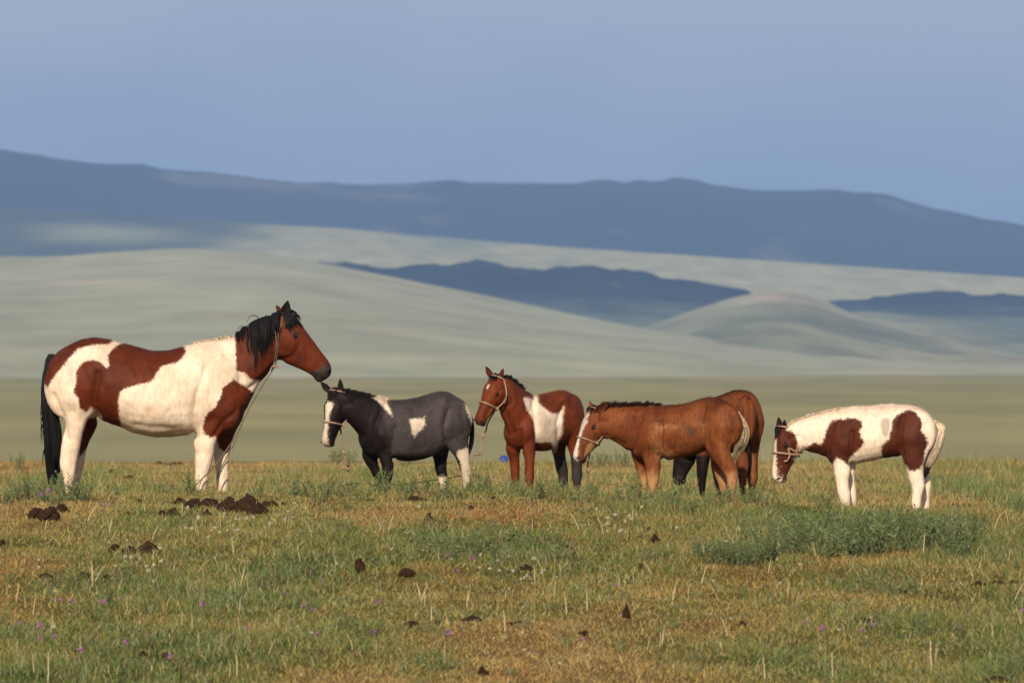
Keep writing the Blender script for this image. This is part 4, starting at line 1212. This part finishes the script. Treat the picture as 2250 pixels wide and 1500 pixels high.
# tether line along the grass between the foals
P = []
for u, v in ((735, 1066), (770, 1062), (820, 1060), (880, 1064), (940, 1056), (985, 1050), (1020, 1044), (1060, 1046), (1110, 1060)):
    d = 39.9; a = PX(u, v, d); P.append(a)
root = tag(rope('tether_line', P, .0045, M_ROPE, None, 60), 'slack tether rope stretched low between the black foal and bay foal', 'rope')
for u, v in ((1030, 1002), (1045, 1016)):
    pass

# ------------------------------------------------------------------ grass (uncountable: stuff)
M_GRASS = tint_mat('grass_blades')
M_LEAF = tint_mat('sage_leaves', .6, .2)

def blades(name, x, y, h, w, col, bend=.5, two=True):
    n = len(x)
    z = ground(x, y) - .004
    a = rng.uniform(0, 2 * np.pi, n); b = rng.uniform(0, 2 * np.pi, n)
    ln = h * rng.uniform(.15, bend + .15, n)
    base = np.stack([x, y, z], -1)
    sd = np.stack([np.cos(a), np.sin(a), np.zeros(n)], -1) * (w / 2)[:, None]
    lean = np.stack([np.cos(b), np.sin(b), np.zeros(n)], -1)
    if two:
        mid = base + lean * (ln * .35)[:, None] + np.array([0, 0, 1.]) * (h * .6)[:, None]
        tip = base + lean * ln[:, None] + np.array([0, 0, 1.]) * h[:, None]
        V = np.stack([base - sd, base + sd, mid + sd * .75, mid - sd * .75, tip], 1).reshape(-1, 3)
        i = np.arange(n)[:, None] * 5
        fs = [i + np.array([[0, 1, 2, 3]]), i + np.array([[3, 2, 4]])]
        kk = 5
        blade_tone = np.array([.85, .85, 1., 1., 1.12])  # darker at the root, lighter at the tip
    else:
        tip = base + lean * ln[:, None] + np.array([0, 0, 1.]) * h[:, None]
        V = np.stack([base - sd, base + sd, tip], 1).reshape(-1, 3)
        i = np.arange(n)[:, None] * 3
        fs = [i + np.array([[0, 1, 2]])]
        kk = 3
        blade_tone = np.array([1., 1., 1.])
    me = mesh_np(name, V, fs)
    c = np.repeat(col, kk, 0) * np.tile(blade_tone, n)[:, None]
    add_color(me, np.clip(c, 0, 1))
    return link(name, me, M_GRASS)

def scatter(n, y0, y1, margin=100, extra=.85):
    out_x, out_y = [], []
    y = np.sqrt(rng.uniform(y0 ** 2, y1 ** 2, n))
    x = rng.uniform(-1, 1, n) * ((CU + margin) * y / F + extra)
    return x, y

BARE = [(1760, 1118, 70, 12), (700, 1135, 60, 8), (980, 1150, 60, 12), (1750, 1125, 60, 8), (400, 1130, 60, 10), (60, 1195, 60, 8)]
BAREW = []
for (u, r, a, b) in BARE:
    p = hit(u, r)
    if p is not None: BAREW.append((p[0], p[1], a * p[1] / F, .35))

def grass_patch(name, n, y0, y1, hscale, w0, two, bend=.6):
    x, y = scatter(n, y0, y1)
    den = vnoise(x * 1.7, y * 1.7, 51) * .7 + vnoise(x * 6, y * 6, 52) * .6
    keep = rng.uniform(0, 1, n) < np.clip(.15 + (den - .4) * 2.2, .12, 1)
    for (bx, by, a, b) in BAREW:
        keep &= ~((((x - bx) / a) ** 2 + ((y - by) / b) ** 2 < 1) & (rng.uniform(0, 1, n) < .85))
    x, y = x[keep], y[keep]; n = len(x)
    g = greenness(x, y)
    col = floor_color(x, y, rng.normal(0, .28, n))
    col = col * rng.uniform(.45, 1.4, n)[:, None]
    straw = rng.uniform(0, 1, n) < .07 + .05 * vnoise(x * 3, y * 3, 71)
    col[straw] = np.array([.62, .50, .26]) * rng.uniform(.7, 1.1, straw.sum())[:, None]
    red = rng.uniform(0, 1, n) < .06
    col[red] = np.array([.30, .12, .05])
    grey = (rng.uniform(0, 1, n) < .08)
    col[grey] = np.array([.33, .36, .24])
    h = hscale * rng.lognormal(0, .42, n) * (0.75 + .75 * sstep(-.1, .6, g)) * (.35 + 1.3 * vnoise(x * 4, y * 4, 53))
    w = w0 * rng.uniform(.6, 1.4, n)
    return tag(blades(name, x, y, h, w, col, bend, two), None, None, None, 'stuff')

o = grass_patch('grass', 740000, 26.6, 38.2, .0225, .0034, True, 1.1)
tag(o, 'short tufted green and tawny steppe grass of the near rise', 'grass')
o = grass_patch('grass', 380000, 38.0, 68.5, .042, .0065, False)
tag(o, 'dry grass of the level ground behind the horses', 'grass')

# low broad leaves of herbs between the blades
x, y = scatter(170000, 26.6, 38.2)
n = len(x)
col = floor_color(x, y, rng.normal(.08, .35, n)) * rng.uniform(.55, 1.3, n)[:, None]
q_ = rng.uniform(0, 1, n); col[q_ < .07] = (.36, .38, .27); col[q_ > .95] = (.20, .09, .04)
o = blades('herb_leaves', x, y, .018 * rng.lognormal(0, .4, n), .0075 * rng.uniform(.5, 1.4, n), col, 1.6, False)
tag(o, 'low herb leaves between the grass blades of the near rise', 'herbs', None, 'stuff')

# ------------------------------------------------------------------ sage shrubs
def shrub_mesh(seed, stems=16, h=.22, spread=.11, leaf=.026, leaves=17, cols=None):
    r = random.Random(seed)
    st, LV, LC = [], [], []
    for i in range(stems):
        a = r.uniform(0, 6.283); q = math.sqrt(r.random()) * spread
        b = np.array([math.cos(a) * q * .55, math.sin(a) * q * .55, -.01])
        hh = h * r.uniform(.5, 1.0)
        t = np.array([math.cos(a) * q * 1.25 + r.uniform(-.02, .02), math.sin(a) * q * 1.25 + r.uniform(-.02, .02), hh])
        m = (b + t) / 2 + np.array([r.uniform(-.012, .012), r.uniform(-.012, .012), .02])
        P = catmull([b, m, t], 5)
        st.append(tube(P, np.linspace(.0026, .0011, 5), 3, False))
        tone = r.uniform(.75, 1.25); col = np.array(r.choice(cols)) * tone
        for j in range(leaves):
            f = .12 + .88 * (j + r.random()) / leaves
            f = min(f, .999)
            s0 = P[int(f * 4)] + (P[min(int(f * 4) + 1, 4)] - P[int(f * 4)]) * (f * 4 - int(f * 4))
            az = r.uniform(0, 6.283); el = r.uniform(.2, 1.25)
            dr = np.array([math.cos(az) * math.cos(el), math.sin(az) * math.cos(el), math.sin(el)])
            sdv = unit(np.cross(dr, [r.uniform(-1, 1), r.uniform(-1, 1), .3]))
            L = leaf * r.uniform(.6, 1.3) * (1.15 - .4 * f); wd = L * r.uniform(.14, .24)
            LV += [s0, s0 + dr * L * .5 + sdv * wd, s0 + dr * L, s0 + dr * L * .5 - sdv * wd]
            LC += [col * r.uniform(.8, 1.2)] * 4
    sm = mesh_np('shrub_stem', *merge(st))
    n = len(LV) // 4
    lm = mesh_np('shrub_leaves', np.array(LV), [np.arange(n * 4).reshape(n, 4)])
    add_color(lm, np.clip(np.array(LC), 0, 1))
    sm.materials.append(M_STEM); lm.materials.append(M_LEAF)
    return sm, lm

M_STEM = plain_mat('shrub_stem', (.20, .17, .09), .8)
SAGE = [(.10, .165, .055), (.13, .19, .07), (.085, .14, .045), (.15, .19, .09)]
TUFT = [(.12, .20, .05), (.15, .215, .06), (.10, .16, .05), (.19, .21, .08)]
BIG = [shrub_mesh(i, 20, .27, .15, .030, 20, SAGE) for i in range(4)]
SMALL = [shrub_mesh(20 + i, 13, .15, .085, .024, 12, TUFT) for i in range(5)]

def plant(name, pair, p, sc, label, cat, group):
    o = bpy.data.objects.new(name, pair[0]); COL.objects.link(o)
    o.location = (p[0], p[1], p[2] - .004); o.rotation_euler = (0, 0, random.uniform(0, 6.28)); o.scale = (sc, sc, sc * random.uniform(.9, 1.1))
    tag(o, label, cat, group)
    c = bpy.data.objects.new('foliage', pair[1]); COL.objects.link(c); c.parent = o
    return o

lab = 'tall grey-green sage bush in the dense clump before the white and brown foal'
for i in range(19):
    u = 1675 + 460 * (i + .5 + jit(.5)) / 19; r = random.uniform(1196, 1226)
    p = hit(u, r)
    if p is not None: plant('sage_bush', random.choice(BIG), p, random.uniform(.75, 1.05) * (1 if u > 1750 else .8), lab, 'bush', 'sage bushes of the big clump')
lab = 'low sage bush trailing off beside the big clump'
for i in range(9):
    u = 1545 + 150 * (i + jit(.5)) / 9; r = random.uniform(1222, 1248)
    p = hit(u, r)
    if p is not None: plant('sage_bush', random.choice(BIG), p, random.uniform(.45, .65), lab, 'bush', 'low sage bushes beside the big clump')
lab = 'upright leafy weed growing beside the mare’s hind legs and black tail'.replace('’', "'")
for u, r, h in ((18, 1098, 45), (40, 1102, 55), (66, 1100, 62), (98, 1106, 66), (152, 1104, 75), (178, 1102, 52), (120, 1112, 40), (8, 1108, 40)):
    p = hit(u, r)
    if p is not None: plant('leafy_weed', random.choice(BIG), p, h / 340 / .27 * .95, lab, 'plant', "weeds by the mare's hind legs")
for u in np.arange(640, 1720, 26):
    u = u + jit(12); rr = np.interp(u, CREST_U, CREST_R) + random.uniform(2, 24)
    p = hit(u, rr)
    if p is not None: plant('green_tussock', random.choice(SMALL), p, random.uniform(.62, 1.12), 'green tussock on the crest ' + next(t for lim, t in (
        (790, "below the black foal's hanging head"), (900, "before the black foal's forelegs"), (1060, "before the black foal's hind legs"), (1205, "before the bay foal's forelegs"), (1300, "before the bay foal's hind legs"),
        (1390, "below the chestnut foal's head"), (1480, "before the chestnut foal's forelegs"), (1640, "before the chestnut foal's hind legs"), (9999, "between the chestnut foal and the white foal's head")) if u < lim), 'tussock', 'tussocks along the crest')
lab = 'small leafy sage tuft in the mid-slope green patch'
for i in range(26):
    u = random.uniform(880, 1230); r = random.uniform(1200, 1240)
    p = hit(u, r)
    if p is not None: plant('sage_tuft', random.choice(SMALL), p, random.uniform(.7, 1.1), lab, 'tuft', 'tufts of the mid-slope green patch')
lab = 'small scattered green tuft among the tawny grass'
pts = [(262, 1090), (350, 1086), (420, 1084), (560, 1092), (600, 1084), (740, 1165), (760, 1175), (480, 1275), (262, 1285), (170, 1287), (130, 1283), (690, 1340), (232, 1338), (285, 1430), (265, 1418), (482, 1345), (1930, 1302), (1960, 1310),
       (1990, 1306), (2022, 1312), (2010, 1402), (2020, 1390), (2236, 1128), (2212, 1122), (2245, 1120), (2235, 1475), (2200, 1490), (2245, 1445), (1475, 1118), (1505, 1130), (1530, 1122), (1570, 1120), (1640, 1108), (1730, 1120), (1810, 1118), (1330, 1200),
       (1420, 1230), (1460, 1225), (960, 1165), (640, 1240), (900, 1180), (600, 1290), (560, 1300), (720, 1300), (1250, 1235), (2190, 1240), (1900, 1295), (800, 1400), (830, 1395), (770, 1385), (950, 1475), (930, 1465), (380, 1275), (20, 1285)]
for u, r in pts:
    p = hit(u, r)
    if p is not None: plant('green_tuft', random.choice(SMALL), p, random.uniform(.55, .95), lab, 'tuft', 'green tufts scattered over the slope')
lab = 'tiny dark green sprig in the short turf of the near slope'
for i in range(70):
    p = hit(random.uniform(5, 2245), random.uniform(1110, 1495))
    if p is not None: plant('green_sprig', random.choice(SMALL), p, random.uniform(.28, .55), lab, 'sprig', 'tiny sprigs in the turf')
lab = 'dark green weed on the ground behind the foals'
for u, r in ((738, 1022), (752, 1018), (765, 1024), (1300, 1024), (1320, 1026), (1345, 1022), (1370, 1026), (890, 1030), (40, 1032)):
    p = hit(u, r, 45, 69)
    if p is not None: plant('weed', random.choice(SMALL), p, random.uniform(1.1, 1.6), lab, 'plant', 'weeds behind the foals')

# ------------------------------------------------------------------ straw stalks and flowers
M_STRAW = plain_mat('bleached_straw', (.72, .58, .34), .6, .15)
def stalk_mesh(seed):
    r = random.Random(seed)
    P = [np.array([0, 0, -.01])]
    lean = r.uniform(.02, .45)
    for i in range(1, 6):
        f = i / 5
        P.append(np.array([lean * f ** 1.5, r.uniform(-.03, .03) * f, f]) )
    V, f = tube(catmull(P, 7), np.linspace(.022, .009, 7), 5)
    me = mesh_np('stalk', V, f); me.materials.append(M_STRAW)
    return me
STALK = [stalk_mesh(i) for i in range(5)]
def stalk(u, r, ln, ang=None):
    p = hit(u, r)
    if p is None: return
    o = bpy.data.objects.new('dry_stalk', random.choice(STALK)); COL.objects.link(o)
    L = ln * p[1] / F
    o.location = p; o.scale = (L, L, L * .97)
    o.rotation_euler = (jit(.12), jit(.12), ang if ang is not None else random.uniform(0, 6.28))
    tag(o, 'bleached straw stalk standing singly above the grass', 'stalk', 'straw stalks')
for a in ((203, 1292, 62), (209, 1280, 44), (240, 1174, 44), (293, 1308, 28), (400, 1375, 34), (528, 1292, 50), (545, 1300, 40), (660, 1240, 42), (853, 1168, 36), (838, 1168, 34), (880, 1160, 22), (985, 1165, 30), (1016, 1190, 35), (1095, 1188, 30),
          (1135, 1168, 30), (1170, 1175, 38), (1200, 1172, 34), (1390, 1145, 36), (1326, 1178, 40), (1270, 1230, 34), (1232, 1262, 26), (1176, 1285, 44), (948, 1368, 44), (925, 1325, 45), (1025, 1338, 44), (1110, 1390, 50), (1218, 1315, 40),
          (1245, 1350, 46), (1290, 1345, 50), (1455, 1420, 50), (1480, 1315, 44), (775, 1428, 36), (105, 1500, 70), (75, 1480, 45), (520, 1495, 60), (2185, 1172, 46), (2138, 1272, 50), (2028, 1220, 52), (1598, 1400, 46), (1580, 1325, 34), (1730, 1312, 34),
          (2080, 1360, 30), (2048, 1475, 70), (1680, 1495, 60), (1830, 1490, 60), (98, 1170, 30), (430, 1172, 30), (335, 1190, 36), (485, 1160, 34), (112, 1400, 50), (590, 1440, 40), (1660, 1480, 40), (2230, 1320, 44)):
    stalk(*a)
for i in range(110):
    r = 1120 + 380 * random.random()
    stalk(random.uniform(5, 2245), r, random.uniform(18, 44))

def flower_mesh(seed, kind):
    r = random.Random(seed)
    st = tube(catmull([np.array([0, 0, -.01]), np.array([r.uniform(-.01, .01), 0, .04]), np.array([r.uniform(-.02, .02), r.uniform(-.02, .02), .085])], 5), .0016, 4)
    top = st[0].reshape(5, 4, 3)[-1].mean(0)
    pet = []
    for i in range(9 if kind == 'p' else 12):
        c = top + np.array([r.uniform(-1, 1), r.uniform(-1, 1), r.uniform(-1, .8)]) * (.009 if kind == 'p' else .010)
        s1 = r.uniform(.003, .0055)
        pet.append(ellipsoid(c, [np.array([s1, 0, 0]), np.array([0, s1, 0]), np.array([0, 0, s1 * .8])], 6, 4))
    sm = mesh_np('flower_stem', *st); sm.materials.append(M_STEM)
    pm = mesh_np('flower_petals', *merge(pet)); pm.materials.append(M_PURPLE if kind == 'p' else M_PALEFLOWER)
    return sm, pm
M_PURPLE = plain_mat('purple_petals', (.33, .10, .31), .6, .3)
M_PALEFLOWER = plain_mat('pale_flower', (.55, .53, .42), .7, .2)
PF = [flower_mesh(i, 'p') for i in range(3)]; WF = [flower_mesh(i + 9, 'w') for i in range(4)]
def flower(u, r, kind, sc=1.0):
    p = hit(u, r + 8)
    if p is None: return
    pair = random.choice(PF if kind == 'p' else WF)
    nm = 'purple_flower' if kind == 'p' else 'white_flower'
    o = bpy.data.objects.new(nm, pair[0]); COL.objects.link(o)
    o.location = p; o.rotation_euler = (jit(.2), jit(.2), random.uniform(0, 6.28)); o.scale = (sc,) * 3
    tag(o, 'small purple flower in the grass' if kind == 'p' else 'small pale white flower head in the grass', 'flower', 'purple flowers' if kind == 'p' else 'pale flowers')
    c = bpy.data.objects.new('petals', pair[1]); COL.objects.link(c); c.parent = o
for u, r in ((167, 1462), (88, 1412), (95, 1428), (130, 1428), (215, 1350), (155, 1357), (243, 1350), (268, 1445), (372, 1474), (435, 1362), (660, 1358), (682, 1364), (545, 1405), (690, 1425), (825, 1417), (990, 1245), (1037, 1250), (1280, 1430), (1890, 1408),
             (1920, 1400), (1812, 1417), (1010, 1282), (112, 1110), (86, 1108), (230, 1128), (2245, 1368), (140, 1345), (45, 1395), (830, 1350), (992, 1430)): flower(u, r, 'p', random.uniform(.9, 1.35))
for i in range(12): flower(random.uniform(5, 2240), random.uniform(1250, 1500), 'p', random.uniform(.5, .8))
for i in range(26): flower(random.gauss(520, 60), random.gauss(1155, 16), 'w', random.uniform(.45, .8))
for i in range(16): flower(random.gauss(1340, 40), random.gauss(1155, 12), 'w', random.uniform(.45, .8))
for i in range(14): flower(random.gauss(1125, 40), random.gauss(1270, 14), 'w', random.uniform(.45, .8))
for i in range(12): flower(random.gauss(290, 60), random.gauss(1245, 14), 'w', random.uniform(.45, .8))
for i in range(45): flower(random.uniform(5, 2240), random.uniform(1120, 1500), 'w', random.uniform(.45, .75))

# ------------------------------------------------------------------ dung
k = N('dry_dung')
k.base(k.ramp(k.noise(45, 5), [(.3, (.014, .007, .004)), (.52, (.05, .024, .013)), (.72, (.13, .075, .042))]))
k.bump(k.noise(90, 4), .8, .01)
M_DUNG = k.set(Roughness=.95, Specular_IOR_Level=.1)
def dung_mesh(seed, n, flat=.7):
    r = random.Random(seed); out = []
    for i in range(n):
        a = r.uniform(0, 6.283); q = math.sqrt(r.random()) * .38
        s1 = r.uniform(.09, .19)
        c = np.array([math.cos(a) * q, math.sin(a) * q * .8, (.16 + (.38 - q) * r.uniform(.3, 1.1)) * flat])
        V, f = ellipsoid(c, [np.array([s1, 0, 0]), np.array([0, s1, 0]), np.array([0, 0, s1 * .85])], 12, 8)
        e = V - c
        V = c + e * (0.55 + .9 * vnoise(V[:, 0] * 17 + seed, V[:, 1] * 17 + V[:, 2] * 15, seed + i, 3))[:, None]
        out.append((V, f))
    me = mesh_np('dung', *merge(out)); me.materials.append(M_DUNG)
    me.polygons.foreach_set('use_smooth', np.ones(len(me.polygons), bool))
    return me
DUNG = [dung_mesh(i, 26, .8) for i in range(8)]
def dung(u, r, w, h, label, group):
    p = hit(u, r + h * .4, 26.6, 69)
    if p is None: return
    o = bpy.data.objects.new('dung_clump', random.choice(DUNG)); COL.objects.link(o)
    m = p[1] / F
    o.location = (p[0], p[1], p[2] - .004); o.rotation_euler = (0, 0, random.uniform(0, 6.28))
    o.scale = (w * m * 1.12, w * m * 1.0, max(h, 10) * m * 2.2)
    tag(o, label, 'dung', group)
for u, r, w, h in ((395, 1102, 26, 14), (425, 1106, 34, 18), (460, 1104, 42, 18), (505, 1112, 46, 26), (545, 1108, 46, 28), (565, 1120, 46, 18), (592, 1108, 36, 16), (622, 1108, 12, 7)):
    dung(u, r, w * 1.15, h * 1.3, "dark brown dung clump in the long row before the mare's forelegs", 'dung row by the mare')
for u, r, w, h in ((105, 1130, 62, 30), (135, 1118, 34, 22), (82, 1128, 44, 24)):
    dung(u, r, w * .98, h * 1.1, "dark dung clump in the heap below the mare's black tail", 'dung heap below the tail')
for u, r, w, h in ((255, 1208, 46, 26), (287, 1209, 28, 20), (325, 1206, 46, 28)):
    dung(u, r, w, h, 'rounded dark dung clump of the trio lying on the open slope', 'trio of dung clumps')
dung(792, 1245, 32, 36, 'upright reddish brown dung clump leaning at the edge of green tufts', 'dung on the slope')
dung(1376, 1346, 18, 34, 'narrow tall dung lump standing alone in tawny grass', 'dung on the slope')
for u, r, w, h in ((307, 1100, 18, 12), (455, 1130, 26, 20), (380, 1125, 26, 18), (357, 1126, 20, 14), (282, 1128, 12, 10), (5, 1192, 16, 16), (115, 1196, 22, 10), (100, 1265, 36, 12), (185, 1265, 36, 18), (235, 1266, 20, 10),
                   (52, 1267, 12, 8), (915, 1097, 46, 18), (943, 1138, 20, 18), (1035, 1115, 18, 12), (1085, 1094, 20, 9), (915, 1195, 34, 16), (1168, 1187, 38, 20), (1155, 1246, 34, 14), (1440, 1186, 24, 20), (1428, 1163, 26, 10),
                   (1403, 1243, 20, 14), (895, 1258, 36, 22), (905, 1370, 42, 14), (955, 1368, 38, 12), (1040, 1360, 40, 14), (1285, 1390, 28, 12), (1060, 1475, 26, 18), (1900, 1363, 42, 18), (315, 1440, 28, 16), (365, 1437, 22, 12),
                   (1120, 1370, 20, 8), (1140, 1368, 20, 8), (510, 1405, 30, 14), (2150, 1282, 34, 9), (2190, 1280, 40, 10), (2230, 1278, 34, 9), (2030, 1352, 30, 8), (2065, 1350, 26, 8), (2190, 1492, 50, 18), (1250, 1202, 20, 10), (1840, 1368, 22, 8), (1630, 1370, 26, 8)):
    where = ("on the crest near the mare" if u < 650 else "on the crest near the black foal" if u < 1060 else "on the crest below the bay foal") if r < 1142 else \
        ("by the green mid-slope tufts" if 850 < u < 1260 and r < 1262 else "on the slope between the mare and the stalks" if u < 850 and r < 1300 else "low on the slope among straw stalks" if r > 1300 else "on the slope between the tufts and the big sage clump")
    dung(u, r, w, h, 'small dark dung lump ' + where, 'scattered dung lumps')
for u, r, w, h in ((350, 1019, 34, 10), (385, 1019, 40, 10), (245, 1038, 40, 9), (285, 1050, 46, 9), (1410, 1050, 24, 9)):
    dung(u, r, w, h, 'dark dung patch on the level grass behind the mare', 'dung behind the horses')

# a small blue plastic canister lying far behind the bay foal's forelegs
M_BLUE = plain_mat('blue_plastic', (.015, .045, .26), .5, .1)
d = 72.0; p = PX(1107, 1008, d); gz = float(ground(p[0], d))
root = empty('blue_canister', (p[0], d, gz))
tag(root, "small bright blue canister on the far grass beside the bay foal's foreleg", 'canister')
hh = p[2] + .045 - gz
body = [[(p[0] + math.cos(a) * r_, d + math.sin(a) * r_, gz + z) for a in TH] for z, r_ in ((0, .05), (.02, .056), (hh * .75, .056), (hh * .9, .04), (hh * .93, .02))]
link('body', mesh_np('canister_body', *loft(body)), M_BLUE, root, smooth=True)
cap = [[(p[0] + math.cos(a) * r_, d + math.sin(a) * r_, gz + z) for a in TH] for z, r_ in ((hh * .93, .022), (hh, .022), (hh * 1.01, .015))]
link('cap', mesh_np('canister_cap', *loft(cap)), M_BLUE, root, smooth=True)

# ------------------------------------------------------------------ the air
x0, x1, y0, y1, z0, z1 = -9000, 9000, -120, 13000, -45, 520
HV = np.array([[x, y, z] for x in (x0, x1) for y in (y0, y1) for z in (z0, z1)], float)
HF = np.array([[0, 1, 3, 2], [4, 6, 7, 5], [0, 4, 5, 1], [2, 3, 7, 6], [0, 2, 6, 4], [1, 5, 7, 3]])
hm = bpy.data.materials.new('haze_air'); hm.use_nodes = True
ht = hm.node_tree; ht.nodes.clear()
hv = ht.nodes.new('ShaderNodeVolumePrincipled'); hout = ht.nodes.new('ShaderNodeOutputMaterial')
hv.inputs['Color'].default_value = (0.36, 0.58, 1.0, 1)
hv.inputs['Density'].default_value = 10.5e-5
hv.inputs['Anisotropy'].default_value = 0.0
ht.links.new(hv.outputs[0], hout.inputs['Volume'])
tag(link('haze', mesh_np('haze', HV, [HF]), hm), 'thin blue haze over the far hills', None, None, 'stuff')
